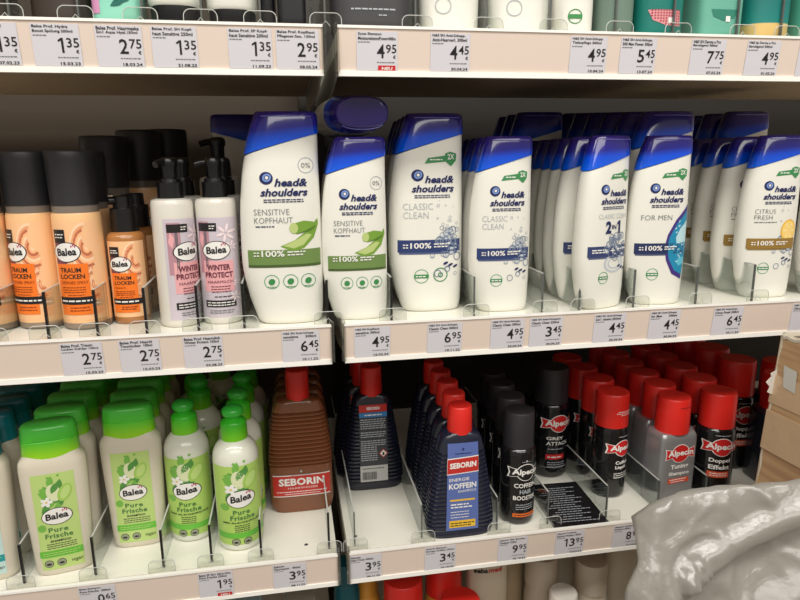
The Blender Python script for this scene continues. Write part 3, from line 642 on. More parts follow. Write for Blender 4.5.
def make_wide(kind):
    t = empty('shampoo_bottle')
    S = Surf([(0, -.0265, .0265, .0150), (.003, -.0295, .0295, .0175), (.008, -.0305, .0305, .0185), (.05, -.0318, .0318, .0190), (.100, -.0338, .0338, .0192), (.132, -.0345, .0345, .0190), (.140, -.0338, .0338, .0186), (.1465, -.0300, .0300, .0170), (.150, -.0280, .0280, .0160)], 3.2)
    capm = greencap if kind == 'green' else gmat('teal_cap_plastic', [(0, (10, 130, 140)), (1, (0, 96, 112))], .146, .184)
    body_mesh(S, [0, .0015, .004, .008]+lins(.016, .132, 10)+[.137, .141, .1445, .1475, .150], pearl).obj('body', t)
    C = Surf([(.140, -.0296, .0296, .0172), (.176, -.0282, .0282, .0165), (.182, -.0272, .0272, .0155), (.184, -.0245, .0245, .0130)], 2.6)
    def zf(x, z): return z+(.0045*(x/.028) if z < .150 else 0)
    c = MB(); c.loft([C.ring(z, 36, e, zf) for z, e in ((.1455, 0), (.150, 0), (.160, 0), (.1655, 0), (.1662, -.0006), (.1670, 0), (.176, 0), (.180, 0), (.1825, 0), (.184, 0))], capm); c.obj('flip_cap', t)
    L = MB(); T = MB()
    pm = lgreen if kind == 'green' else c_('ice_paper', (196, 224, 220)); gi = c_('mid_green_ink', (84, 128, 70)) if kind == 'green' else c_('teal_ink', (20, 140, 150)); bm = c_('bright_green_band', (104, 190, 62)) if kind == 'green' else c_('teal_band', (30, 156, 160))
    rect(L, S, -.0215, .0215, .009, .129, pm, .0003)
    if kind == 'green': fruit_art(L, S, .0, .103, 1.15)
    else:
        for i in range(10): leaf(L, S, .002, .094, .020, .0022, .2+i*.30, leafd if i % 2 else c_('mint_leaf', (90, 170, 140)), .0005+i*1e-5)
        rect(L, S, -.0225, .0215, .116, .129, c_('ice_paper_pale', (222, 238, 236)), .0004)
    badge(L, T, S, .0000, .0765, .0150, .0098, .06)
    if kind == 'green':
        text(T, S, 'Pure', -.0105, .0095, .0565, .0625, gi, .0006, bold=.03, spacing=1.15); text(T, S, 'Frische', -.0145, .0135, .0490, .0552, gi, .0006, bold=.03, spacing=1.1)
        ell(L, S, -.0165, .0630, .0042, .0046, leafg, .0005)
    else: text(T, S, 'Schuppen', -.0185, .0185, .0520, .0600, gi, .0006, bold=.03)
    text(T, S, 'SHAMPOO', -.0100, .0110, .0440, .0468, ink_black, .0006, bold=.03)
    for i in range(3): words(T, S, -.0140, .0160, .0412-.0026*i, .0009, ink_black, .0006, i)
    rect(L, S, -.0225, .0215, .0250, .0335, bm, .0005); words(T, S, -.0190, .0190, .0300, .0009, lgreen, .0008, 5); words(T, S, -.0190, .0150, .0275, .0009, lgreen, .0008, 8)
    for x in (-.0145, -.0015): ell(L, S, x, .0170, .0048, .0048, ink_black, .0005); ell(L, S, x, .0170, .0042, .0042, c_('icon_grey', (150, 156, 130)), .0006); ell(L, S, x, .0165, .0028, .0014, ink_black, .0007)
    text(T, S, 'vegan', .0085, .0200, .0140, .0185, ink_black, .0006, shear=.3)
    lab = L.obj('label', t); T.obj('lettering', lab)
    return t
slimcap = gmat('green_pump_plastic', [(0, (130, 212, 30)), (.5, (60, 196, 40)), (1, (46, 180, 62))], .137, .178, .3, .3)
def make_slim():
    t = empty('leave_in_bottle')
    S = cyl([(0, .0205), (.003, .0235), (.008, .0243), (.112, .0246), (.120, .0240), (.128, .0215), (.134, .0175), (.138, .0135)])
    body_mesh(S, [0, .0015, .004, .008]+lins(.016, .110, 9)+[.115, .120, .124, .128, .131, .134, .138], mat('white_gloss_plastic', (226, 228, 214), .2, coat=.4)).obj('body', t)
    c = MB(); C = cyl([(.136, .0140), (.139, .0144), (.158, .0136), (.160, .0125), (.163, .0080), (.1655, .0098), (.169, .0118), (.1735, .0112), (.1765, .0080), (.178, .003)])
    c.loft([C.ring(z, 28) for z in (.136, .139, .148, .156, .158, .160, .1615, .163, .1645, .1655, .167, .169, .171, .1735, .1755, .177, .178)], slimcap); c.obj('push_cap', t)
    L = MB(); T = MB(); gi = c_('mid_green_ink', (84, 128, 70))
    n = 16
    rect(L, S, -.0238, .0238, .010, .112, c_('lime_wrap', (176, 210, 106)), .0003)
    fruit_art(L, S, .0, .092, 1.25)
    badge(L, T, S, .0005, .0700, .0145, .0105, .12)
    ell(L, S, -.0165, .0600, .0042, .0044, leafg, .0006)
    text(T, S, 'Pure', -.0090, .0090, .0500, .0560, gi, .0008, bold=.03, spacing=1.15); text(T, S, 'Frische', -.0120, .0140, .0428, .0488, gi, .0008, bold=.03, spacing=1.1)
    text(T, S, '10IN1 ALL-IN-ONE-SPÜLUNG', -.0195, .0205, .0385, .0412, ink_black, .0008, bold=.03)
    for i in range(4): words(T, S, -.0080, .0080, .0352-.0026*i, .0009, ink_black, .0008, i)
    rect(L, S, -.0238, .0238, .0190, .0260, c_('bright_green_band', (104, 190, 62)), .0006)
    for x in (-.0075, .0050): ell(L, S, x, .0140, .0046, .0046, ink_black, .0007); ell(L, S, x, .0140, .0040, .0040, c_('icon_grey', (150, 156, 130)), .0008); ell(L, S, x, .0136, .0026, .0013, ink_black, .0009)
    lab = L.obj('label', t); T.obj('lettering', lab)
    return t
def bake(o, sx, sy, sz):
    for c in [q for q in bpy.data.objects if q.parent == o]:
        if c.type == 'MESH': c.data.transform(Matrix.Diagonal((sx, sy, sz, 1)))
        bake(c, sx, sy, sz)
    return o
wide = bake(make_wide('green'), 1, 1, .975); teal = bake(make_wide('teal'), 1, 1, .975); slim = bake(make_slim(), 1.10, 1.10, 1.0)
g3 = 'wide pearl bottles with green caps'
row(wide, [(-.3195, .0915), (-.321, .137), (-.322, .183), (-.322, .229), (-.322, .275), (-.322, .321)], SC, 'wide pearl shampoo bottle with bright green cap, left green row', cat, g3, rz=[.20, .05, .05, .05, .05, .05])
row(wide, [(-.2445, .1295), (-.247, .174), (-.249, .220), (-.250, .266), (-.251, .312)], SC, 'wide pearl shampoo bottle with bright green cap, right green row', cat, g3, rz=[.06, .03, .03, .03, .03])
row(teal, [(-.3995, .090), (-.400, .136), (-.400, .182), (-.400, .228), (-.400, .274), (-.400, .320)], SC, 'wide pearl shampoo bottle with teal cap at the left picture edge', cat, 'pearl bottles with teal caps', rz=.10)
g4 = 'slim white bottles with green push caps'
row(slim, [(-.1825, .1355), (-.175, .215)], SC, 'slim white and lime bottle with green push cap, left slim row', 'hair care bottle', g4)
place(slim, -.187, .272, SC, 0, 'slim white and lime bottle leaning out behind the left slim row', 'hair care bottle', g4)
row(slim, [(-.1215, .1045), (-.120, .163), (-.118, .222), (-.116, .281)], SC, 'slim white and lime bottle with green push cap, right slim row', 'hair care bottle', g4, rz=.18)
place(slim, -.160, .330, SC, 0, 'slim white bottle deep in the shadow between the two slim rows', 'hair care bottle', g4)

# --- ribbed trapezoid bottles
def ribbed(kind):
    t = empty('tonic_bottle')
    hb = {'brown': (.1575, .195), 'back': (.141, .180), 'koffein': (.137, .169)}[kind]; sh, top = hb; k = sh/.128
    wid = {'brown': [(0, .0370), (.004*k, .0405), (.016*k, .0420), (.045*k, .0418), (.060*k, .0410), (.105*k, .0345), (.119*k, .0318), (sh-.004, .0295), (sh, .0170)],
           'back': [(0, .0380), (.004*k, .0415), (.016*k, .0422), (.05*k, .0385), (.10*k, .0300), (.119*k, .0262), (sh-.004, .0235), (sh, .0160)]}.get(kind if kind != 'koffein' else 'back')
    dep = .0165
    base = Surf([(z, -w, w, dep*(.6+.4*min(1, w/.03))) for z, w in wid], 4.0)
    rib = mat({'brown': 'amber_brown_plastic', 'back': 'navy_black_plastic', 'koffein': 'dark_navy_plastic'}[kind], {'brown': (126, 76, 48), 'back': (24, 26, 42), 'koffein': (30, 34, 52)}[kind], .22, coat=.4)
    r0, r1 = {'brown': (.066, .142), 'back': (.012, .128), 'koffein': (.010, .116)}[kind]
    zs = [0, .0015, .004, .008]; e = [0]*4
    p = .0056; z = r0
    if r0 > .02:
        for q in (.012, .02, .03, .04, .05, .060, r0-.0005): zs.append(q); e.append(0)
        for q in range(0): pass
    while z < r1:
        for f, d in ((0, -.0010), (.25, -.0002), (.5, .0006), (.8, .0006)): zs.append(z+f*p); e.append(d*(2.0 if kind == 'brown' else 1.3))
        z += p
    for q in (sh*.945, sh-.003, sh-.001, sh): 
        if q > zs[-1]: zs.append(q); e.append(0)
    b = MB(); b.loft([base.ring(q, 40, d) for q, d in zip(zs, e)], rib); b.obj('body', t)
    c = MB(); C = cyl([(sh-.002, .0152), (top-.002, .0146), (top, .0135)]); c.loft([C.ring(q, 30) for q in (sh-.002, sh+.01, top-.002, top-.0006, top)], red_cap); c.obj('cap', t)
    L = MB(); T = MB(); base.grow = .0006; S = base; S.L = .006; red = c_('deep_red_print', (196, 48, 42))
    if kind == 'koffein':
        poly(L, S, [(-.0205, .010), (.0205, .010), (.0188, .118), (-.0188, .118)], c_('slate_blue_print', (92, 112, 176)), .0004)
        poly(L, S, [(-.0199, .080), (.0196, .082), (.0192, .102), (-.0193, .1), ], ink_white, .0006); poly(L, S, [(-.0196, .0812), (.0194, .0832), (.0190, .1008), (-.0190, .0988)], red, .0008)
        text(T, S, 'SEBORIN', -.0165, .0165, .0875, .0945, ink_white, .0011, bold=.04, tilt=.04)
        poly(L, S, [(-.0015, .1105), (0, .1085), (.0015, .1105), (0, .1125)], ink_navy, .0006); words(T, S, -.010, .010, .1050, .0010, ink_navy, .0007)
        text(T, S, 'ENERGIE', -.0170, .0080, .0715, .0755, ink_white, .0008, bold=.01, tilt=.03); text(T, S, 'KOFFEIN', -.0175, .0170, .0620, .0690, ink_white, .0008, bold=.03, tilt=.03); text(T, S, 'SHAMPOO', -.0060, .0170, .0575, .0605, ink_white, .0008, tilt=.03)
        rect(L, S, -.0160, .0155, .0470, .0492, c_('yellow_print', (236, 192, 60)), .0006); words(T, S, -.015, .010, .0420, .0016, ink_white, .0008, 2); words(T, S, -.015, .012, .0385, .0016, ink_white, .0008, 3)
        for i in range(3): words(T, S, -.015, .008, .0330-.0035*i, .0009, ink_white, .0008, i)
        rect(L, S, -.0165, .0165, .0135, .0225, c_('yellow_print', (236, 192, 60)), .0006); words(T, S, -.015, .015, .0185, .0012, ink_black, .0008, 5); words(T, S, -.015, .012, .0155, .0012, ink_black, .0008, 6)
    elif kind == 'back':
        rect(L, S, -.0195, .0195, .012, .118, c_('dark_back_paper', (52, 54, 62)), .0004)
        rect(L, S, -.0195, .0195, .1070, .1165, red, .0007); text(T, S, 'SEBORIN', -.0090, .0090, .1100, .1140, ink_white, .0010, bold=.03)
        rect(L, S, -.0195, .0195, .1000, .1065, c_('cyan_print', (56, 126, 186)), .0007); words(T, S, -.012, .012, .1025, .0015, ink_white, .0010)
        for i in range(20):
            if i in (5, 9): continue
            words(T, S, -.0180, .0170-(.012 if i > 12 else 0), .0965-.0029*i, .0012, ink_light, .0008, i)
        poly(L, S, [(.0070, .050), (.0135, .0435), (.0200, .050), (.0135, .0565)], c_('hazard_red', (180, 60, 50)), .0007); poly(L, S, [(.0088, .050), (.0135, .0453), (.0182, .050), (.0135, .0547)], ink_white, .0009); ell(L, S, .0135, .0495, .0016, .0024, ink_black, .0011)
        rect(L, S, -.0195, .0195, .012, .034, c_('barcode_paper', (196, 196, 196)), .0007)
        rr = random.Random(3); x = -.0165
        while x < .003: w = rr.choice([.0004, .0007, .0010]); rect(T, S, x, x+w, .0145, .0255, ink_black, .0010); x += w+rr.choice([.0005, .0008])
        words(T, S, -.016, .014, .0295, .0012, ink_black, .0010, 4)
    else:
        rect(L, S, -.0375, .0375, .0235, .0545, ink_white, .0004); rect(L, S, -.0375, .0375, .0248, .0532, red, .0006)
        text(T, S, 'SEBORIN', -.0300, .0300, .0395, .0500, ink_white, .0010, bold=.04, spacing=1.05); text(T, S, 'HAARWASSER', -.0180, .0210, .0345, .0372, ink_white, .0010, spacing=1.1)
        words(T, S, -.033, .033, .0300, .0011, ink_white, .0010, 3); words(T, S, -.022, .024, .0270, .0009, ink_white, .0010, 4)
        poly(T, S, [(-.0015, .0590), (0, .0570), (.0015, .0590), (0, .0610)], ink_light, .0006); words(T, S, -.0130, .0130, .0535, .0012, ink_light, .0006, 4)
    if kind != 'brown':
        # the print was laid out for the short bottle: respace it to this one's shoulder height and refit it to the surface
        for q in (L, T):
            nv = []
            for x, y, z in q.v:
                e_ = S.front(x, z, 0)[1]-y; p_ = S.front(x, z*k, 0); nv.append((x, p_[1]-e_, z*k))
            q.v = nv
    lab = L.obj('label', t); T.obj('lettering', lab)
    return t
rb = ribbed('brown'); rn = ribbed('back'); rk = ribbed('koffein')
g5 = 'brown ribbed tonic bottles'
row(rb, [(-.0445, .172), (-.044, .210), (-.043, .248), (-.043, .286)], SC, 'brown ribbed trapezoid bottle with red cap and red label', 'tonic bottle', g5)
row(rn, [(.0575, .2115), (.050, .250), (.050, .289)], SC, 'navy-black ribbed bottle with red cap, printed back showing', 'tonic bottle', 'navy ribbed bottles, back to front', scale=1)
row(rk, [(.1485, .0745), (.152, .1175), (.1545, .1605), (.1555, .2035), (.1555, .2465)], SC, 'dark navy ribbed bottle with red cap and slate blue label', 'shampoo bottle', 'blue-labelled ribbed bottles')

# --- round and boxy black / silver bottles with the banner emblem
emb_red = c_('emblem_red', (206, 40, 40))
def emblem(L, T, S, z, k=1, m=emb_red, dx=0):
    def shape(g):
        P = []; R = .0122*k+g; hw = .0205*k+g; hz = .0064*k+g; pin = .0048*k+g
        a0 = math.asin(min(.99, pin/R))
        pts = [(hw, -hz), (hw-.0012, 0), (hw, hz)]
        for i in range(9): a = a0+(pi-2*a0)*i/8; pts.append((R*math.cos(a), R*.92*math.sin(a)))
        pts += [(-hw, hz), (-hw+.0012, 0), (-hw, -hz)]
        for i in range(9): a = pi+a0+(pi-2*a0)*i/8; pts.append((R*math.cos(a), R*.92*math.sin(a)))
        return [(x+dx, zz+z) for x, zz in pts]
    poly(L, S, shape(.0010), ink_white, .0006); poly(L, S, shape(0), m, .0008)
    text(T, S, 'Alpecin', dx-.0180*k, dx+.0180*k, z-.0052*k, z+.0052*k, ink_white, .0012, bold=.035)
def round_bottle(kind):
    t = empty('coffein_bottle' if False else 'hair_tonic_bottle')
    r = {'boost': .0222, 'shock': .0235, 'liquid': .0232, 'doppel': .0255}[kind]; zt = {'boost': .104, 'shock': .104, 'liquid': .103, 'doppel': .104}[kind]; top = {'boost': .150, 'shock': .150, 'liquid': .149, 'doppel': .151}[kind]; rc = {'boost': .0194, 'shock': .0215, 'liquid': .0225, 'doppel': .0232}[kind]
    S = cyl([(0, r*.85), (.003, r*.97), (.008, r), (zt-.012, r), (zt-.004, r*.96), (zt, rc*.92)])
    bm = mat('gloss_black_bottle', (20, 20, 22), .16, coat=.5)
    body_mesh(S, [0, .0015, .004, .008]+lins(.016, zt-.012, 7)+[zt-.008, zt-.004, zt-.002, zt], bm).obj('body', t)
    capm = {'boost': satin, 'shock': satin, 'liquid': red_cap, 'doppel': red_cap}[kind]
    c = MB(); C = cyl([(zt-.0005, rc), (top-.003, rc*.985), (top, rc*.93)]); c.loft([C.ring(z, 36) for z in (zt-.0005, zt+.01, top-.003, top-.001, top)], capm)
    c.obj('cap', t)
    L = MB(); T = MB()
    if kind == 'boost':
        emblem(L, T, S, .0740, .95, c_('emblem_black', (26, 26, 28)))
        for i, (s, w) in enumerate((('COFFEIN', .0145), ('HAIR', .0080), ('BOOSTER', .0150))): text(T, S, s, -w, w, .0530-.0085*i, .0590-.0085*i, ink_white if i != 1 else ink_light, .0007, bold=.02)
        for i in range(3): words(T, S, -.012, .012, .0290-.003*i, .0010, ink_light, .0007, i)
        rect(L, S, -.0150, .0150, .0125, .0175, c_('orange_stripe', (226, 110, 40)), .0006); words(T, S, -.013, .013, .0145, .0012, ink_black, .0009)
        ell(T, S, 0, .0895, .0012, .0012, ink_light, .0007); words(T, S, -.006, .006, .0880, .0006, ink_light, .0007)
    if kind == 'shock':
        emblem(L, T, S, .0780, 1.0); text(T, S, 'GREY', -.016, .006, .0555, .0600, ink_white, .0007, bold=.02); text(T, S, 'ATTACK', -.016, .014, .0480, .0530, ink_white, .0007, bold=.02)
        words(T, S, -.014, .006, .0420, .0012, ink_light, .0007); rect(L, S, -.016, .008, .0280, .0350, emb_red, .0006); words(T, S, -.014, .006, .0305, .0016, ink_white, .0008)
        for i in range(3): words(T, S, -.014, .010, .0230-.003*i, .0009, ink_light, .0007, i)
        rect(L, S, -.0205, .0205, .0160, .0165, ink_light, .0005)
    if kind == 'liquid':
        words(T, C, -.010, .012, .1260, .0009, ink_white, .0006, 2); words(T, C, -.012, .013, .1235, .0009, ink_white, .0006, 3); words(T, C, -.006, .012, .1210, .0009, ink_white, .0006, 4)
        words(T, S, -.008, .010, .0905, .0010, ink_light, .0007)
        emblem(L, T, S, .0740, .98)
        text(T, S, 'Coffein', -.0105, .0105, .0510, .0560, ink_white, .0007, bold=.03); text(T, S, 'Liquid', -.0105, .0070, .0430, .0490, ink_white, .0007, bold=.03)
        for i in range(3): words(T, S, -.012, .012, .0370-.003*i, .0011, ink_white, .0007, i)
    if kind == 'doppel':
        words(T, S, -.010, .010, .0950, .0010, ink_light, .0007)
        emblem(L, T, S, .0790, 1.08)
        text(T, S, 'Doppel', -.0150, .0120, .0555, .0630, ink_white, .0007, bold=.03); text(T, S, 'Effekt', -.0150, .0120, .0470, .0535, ink_white, .0007, bold=.03)
        rect(L, S, -.0160, .0120, .0350, .0440, c_('orange_stripe2', (216, 84, 50)), .0006); words(T, S, -.013, .009, .0405, .0013, ink_white, .0008); words(T, S, -.013, .009, .0375, .0013, ink_white, .0008, 4)
    lab = L.obj('label', t); T.obj('lettering', lab)
    return t
def box_bottle(kind):
    t = empty('shampoo_bottle'); w = .0285; zt = .103
    S = Surf([(0, -w*.96, w*.96, .0185), (.002, -w, w, .0200), (.09, -w, w, .0200), (.098, -w*.99, w*.99, .0196), (zt, -w*.90, w*.90, .0170)], 7)
    m = mat('silver_bottle', (158, 158, 160), .30, metal=.45) if kind == 'silver' else mat('dark_box_bottle', (34, 36, 44), .2, coat=.3)
    body_mesh(S, [0, .0008, .002]+lins(.012, .09, 7)+[.094, .098, .101, zt], m, 48).obj('body', t)
    top = .150; rc = .0218
    c = MB(); C = cyl([(zt-.0005, rc), (top-.003, rc*.985), (top, rc*.93)]); c.loft([C.ring(z, 36) for z in (zt-.0005, zt+.01, top-.003, top-.001, top)], red_cap); c.obj('cap', t)
    q = MB(); q.tube([(x, -math.sqrt(rc*rc-x*x)*.99, top-.010) for x in lins(-.006, .008, 6)], .0007, mat('cap_shadow_lip', (150, 18, 18), .4), 6); q.obj('cap_lip_shade', t)  # shade at the cap's lip, painted as a dark red line
    L = MB(); T = MB()
    emblem(L, T, S, .0760, 1.08)
    if kind == 'silver':
        text(T, S, 'Tuning', -.0140, .0140, .0530, .0610, ink_white, .0007, bold=.03); text(T, S, 'Shampoo', -.0160, .0160, .0440, .0505, ink_white, .0007, bold=.03)
        rect(L, S, -.0165, .0165, .0340, .0410, c_('orange_stripe2', (216, 84, 50)), .0006); words(T, S, -.014, .012, .0385, .0012, ink_white, .0008)
        words(T, S, -.012, .010, .0355, .0010, ink_white, .0008)
        rect(L, S, -.0245, -.0238, .006, .098, chrome, .0004); rect(L, S, .0238, .0245, .006, .098, chrome, .0004)
    else:
        rect(L, S, -.024, .024, .006, .096, c_('navy_box_print', (30, 44, 70)), .0003); words(T, S, -.012, .012, .050, .004, ink_white, .0008)
    lab = L.obj('label', t); T.obj('lettering', lab)
    return t
bo = round_bottle('boost'); so = round_bottle('shock'); li = round_bottle('liquid'); do = round_bottle('doppel'); tu = box_bottle('silver'); nb = box_bottle('navy')
row(bo, [(.2305, .0895), (.236, .139), (.240, .188), (.243, .237)], SC, 'round black bottle with black cap and outlined emblem', 'tonic bottle', 'round black bottles with black caps', rz=[.15, .1, .1, .1])
place(so, .322, .200, SC, .12, 'round black bottle with black cap and a red banner emblem, pushed back', 'tonic bottle', 'red emblem bottles with black caps', 1.10)
place(so, .330, .262, SC, .25, 'round black bottle with black cap in the shadow behind the pushed back one', 'tonic bottle', 'red emblem bottles with black caps')
g6 = 'red-capped bottles on the lower shelf'
row(li, [(.3790, .129), (.385, .182), (.386, .234), (.384, .286)], SC, 'round black bottle with red cap, row left of the silver bottles', 'tonic bottle', g6, rz=[.35, .2, .2, .2])
row(tu, [(.4480, .094), (.4565, .1415), (.461, .190), (.465, .238), (.468, .286), (.470, .334)], SC, 'boxy silver shampoo bottle with red cap', cat, g6, rz=[.12, .05, .05, .05, .05, .05])
row(do, [(.5170, .0975), (.5245, .150), (.530, .203), (.533, .256), (.535, .309)], SC, 'round black bottle with red cap, row right of the silver bottles', cat, g6, rz=-.22)
row(do, [(.6030, .175), (.605, .237), (.607, .299), (.608, .361)], SC, 'round black bottle with red cap, row left of the cardboard box', cat, g6, rz=0, scale=1.10)
place(nb, .6300, .120, SC, -.1, 'boxy navy bottle with red cap half hidden by the cardboard box', cat, g6, 1.06)
place(nb, .6700, .172, SC, -.1, 'boxy navy bottle with red cap behind the half hidden one', cat, g6, 1.06)
# black leaflet lying flat
t = empty('leaflet_tray'); t.location = (.3065, .100, SC); t.rotation_euler = (0, 0, -.04)
tag(t, 'flat black leaflet with tiny white print lying on the lower shelf', 'leaflet')
b = MB(); b.box((-.036, -.052, 0), (.036, .056, .0035), mat('black_card', (24, 24, 26), .35)); b.obj('card', t, 0)
b = MB()
class Top:
    L = 9
    def front(s, x, z, e): return (x, z, .0035+e)
for i in range(16): words(b, Top(), -.030+(i % 3)*.006, .026-(i*7 % 5)*.004, -.042+i*.0055, .0014, ink_light, .0003, i)
b.obj('lettering', t, 0)
# small dark scraps lying on the white shelf
for x, y, w in ((-.043, .078, 'left of the gap between the bays'), (.018, .084, 'right of the gap between the bays')):
    b = MB(); S0 = Surf([(0, -.0022, .0022, .0015), (.001, -.0018, .0024, .0013), (.0016, -.0008, .0010, .0006)], 2.3); b.loft([S0.ring(z, 9) for z in (0, .0006, .001, .0016)], ink_black)
    o = b.obj('dirt_crumb'); o.location = (x, y, SC); tag(o, f'tiny dark crumb on the lower shelf, {w}', 'crumb', 'crumbs on the lower shelf')

# ------------------------------------------------------------------ top shelf goods (only their feet are in the picture)
def pack(name, x, w, colr, hgt=.17, dep=.022, n=2.6, y=.035, cap=None, waist=1.0, top=True, label='', cat_='bottle', capc=None):
    t = empty(name); cz = cap or 0
    S = Surf([(cz, -w/2*.94, w/2*.94, dep*.9), (cz+.004, -w/2, w/2, dep), (cz+hgt*.5, -w/2*1.04, w/2*1.04, dep), (cz+hgt*.9, -w/2*waist*.9, w/2*waist*.9, dep*.85), (cz+hgt, -w/2*waist*.7, w/2*waist*.7, dep*.5)], n)
    body_mesh(S, [cz, cz+.0015, cz+.004]+lins(cz+.012, cz+hgt*.9, 7)+[cz+hgt*.95, cz+hgt], colr).obj('body', t)
    if cap:
        C = Surf([(0, -w/2*.86, w/2*.86, dep*.9), (.002, -w/2*.90, w/2*.90, dep*.95), (cz, -w/2*.92, w/2*.92, dep*.95)], n); c = MB(); c.loft([C.ring(z) for z in (0, .002, cz)], capc or black); c.obj('cap', t)
    else:
        C = Surf([(cz+hgt, -w*.30, w*.30, dep*.7), (cz+hgt+.028, -w*.27, w*.27, dep*.62), (cz+hgt+.03, -w*.24, w*.24, dep*.5)], n); c = MB(); c.loft([C.ring(z) for z in (cz+hgt-.001, cz+hgt+.028, cz+hgt+.03)], capc or black); c.obj('cap', t)
    t.location = (x, y, SA); tag(t, label, cat_, 'bottles on the top shelf')
    return t, S
dk = mat('charcoal_bottle', (66, 66, 68), .3, coat=.2); mint = mat('mint_bottle', (142, 212, 190), .3, coat=.2); teal_d = mat('teal_bottle', (24, 122, 112), .28, coat=.3)
pack('conditioner_bottle', -.238, .050, mat('umber_bottle', (58, 48, 42), .35), y=.040, label='dark brown bottle foot, leftmost complete one on the top shelf')
pack('conditioner_bottle', -.303, .050, mat('umber_bottle', (58, 48, 42), .35), y=.040, label='dark brown bottle foot cut off by the left picture edge', capc=black)
t, S = pack('hair_mask_pack', -.1875, .043, mint, y=.035, n=4, label='mint pack with pink print on the top shelf', cat_='pack')
L = MB(); rect(L, S, -.021, -.013, .012, .026, c_('pink_patch', (214, 150, 190)), .0004); leaf(L, S, -.004, .018, .016, .003, .5, c_('teal_leaf', (20, 100, 90)), .0005); leaf(L, S, .000, .022, .016, .003, .3, c_('teal_leaf', (20, 100, 90)), .0005); L.obj('label', t)
pack('conditioner_tube', -.139, .048, white, cap=.021, y=.036, label='cream tube standing on a black cap, right of the mint pack', cat_='tube')
pack('conditioner_tube', -.088, .046, white, cap=.019, y=.036, label='cream tube standing on a black cap, second from the mint pack', cat_='tube')
pack('serum_box', -.033, .026, mat('near_black_pack', (30, 30, 34), .3), y=.035, n=6, label='narrow near-black pack left of the gap on the top shelf', cat_='pack')
pack('serum_box', -.056, .016, mat('near_black_pack', (30, 30, 34), .3), y=.075, n=6, label='narrow near-black pack set back beside the second cream tube', cat_='pack')
t, S = pack('shampoo_bottle', .044, .080, dk, y=.036, n=3, label='wide charcoal bottle right of the gap on the top shelf')
T = MB(); words(T, S, -.022, .022, .0215, .0014, ink_light, .0005); words(T, S, .004, .012, .0165, .0010, ink_light, .0005, 5); T.obj('lettering', t)
for x, w, lb in ((.1215, .058, 'white bottle foot with a grey ring print, next to the charcoal bottle'), (.1935, .060, 'white bottle foot with a grey ring print, middle of three white ones'), (.2515, .040, 'white bottle foot with a green round stamp on the top shelf')):
    t, S = pack('shampoo_bottle', x, w, white, y=.036, dep=.020, label=lb, capc=hs_cap)
    L = MB()
    if 'green' in lb: ell(L, S, -.004, .0215, .0075, .0070, ink_green, .0005, hole=.88); rect(L, S, -.011, .003, .0195, .0235, ink_green, .0006)
    else: ell(L, S, -.010, .0275, .008, .0075, ink_light, .0005, hole=.88)
    L.obj('label', t)
pack('shampoo_bottle', .2965, .038, mat('sage_bottle', (112, 134, 122), .3), y=.036, label='grey-green bottle foot on the top shelf')
t, S = pack('shampoo_bottle', .346, .052, teal_d, y=.036, label='dark teal bottle with a red chequered patch on the top shelf')
L = MB(); P = [(-.019, .030), (.016, .030), (.017, .0145), (.000, .0150), (-.014, .020)]; poly(L, S, P, c_('chequer_pink', (222, 150, 156)), .0004)
r = random.Random(1)
for i in range(11):
    for j in range(6):
        x = -.016+i*.003; z = .0158+j*.0026
        if z < .0155+max(0, (-.002-x))*.5 or x > .014: continue
        rect(L, S, x, x+.0016, z, z+.0014, c_('chequer_red', (160, 40, 56)), .0006)
rect(L, S, .002, .007, .0175, .0225, ink_white, .0008); L.obj('label', t)
t, S = pack('shampoo_bottle', .4115, .050, mat('pale_mint_pack', (108, 178, 158), .3, coat=.2), y=.036, n=5, label='pale mint pack with a darker swoosh on the top shelf', cat_='pack')
L = MB(); poly(L, S, [(-.015, .032), (.016, .032), (.012, .024), (0, .021), (-.012, .025)], c_('swoosh_green', (52, 130, 112)), .0004); rect(L, S, .002, .007, .020, .0255, ink_white, .0006); L.obj('label', t)
sand = gmat('sand_and_teal', [(0, (220, 186, 116)), (.5, (226, 194, 124)), (.52, (34, 132, 126)), (1, (30, 120, 116))], 0, .040, .3, .2)
pack('shampoo_bottle', .4725, .050, sand, y=.036, label='bottle with sand-coloured foot and teal upper part on the top shelf')
pack('shampoo_bottle', .531, .046, mat('sea_green_bottle', (78, 158, 136), .3, coat=.2), y=.036, label='sea green bottle foot at the right end of the top shelf')
for i, (x, w_) in enumerate(((.5775, 'second'),)): pack('shampoo_bottle', .585, .046, teal_d, y=.036, label='dark green bottle foot beyond the right picture edge of the top shelf')

# ------------------------------------------------------------------ lowest shelf goods (only their tops are in the picture)
def low(name, x, y, w, top, bodym, capm, caph, dep=.020, n=2.2, label='', cat_='bottle', caprr=None):
    t = empty(name); zt = top-SD-caph; cr = caprr or w*.42
    S = Surf([(0, -w/2*.92, w/2*.92, dep*.9), (.004, -w/2, w/2, dep), (zt-.02, -w/2, w/2, dep), (zt-.004, -w/2*.9, w/2*.9, dep*.9), (zt, -cr*.95, cr*.95, min(dep*.85, cr*.95))], n)
    body_mesh(S, [0, .0015, .004]+lins(.012, zt-.02, 6)+[zt-.012, zt-.004, zt-.002, zt], bodym).obj('body', t)
    C = cyl([(zt-.0005, cr), (zt+caph-.003, cr*.97), (zt+caph, cr*.91)]); c = MB(); c.loft([C.ring(z) for z in (zt-.0005, zt+.01, zt+caph-.003, zt+caph-.001, zt+caph)], capm); c.obj('cap', t)
    t.location = (x, y, SD); tag(t, label, cat_, 'bottles on the lowest shelf')
    return t, S
yel = mat('amber_yellow_plastic', (214, 150, 60), .3); beige = mat('beige_cap_plastic', (200, 188, 170), .4); cream = mat('cream_bottle', (214, 204, 184), .35)
low('shampoo_bottle', .0850, .125, .056, -.633, yel, red_cap, .045, .026, label='amber bottle with red cap under the lower rail, leftmost red cap', caprr=.0270)
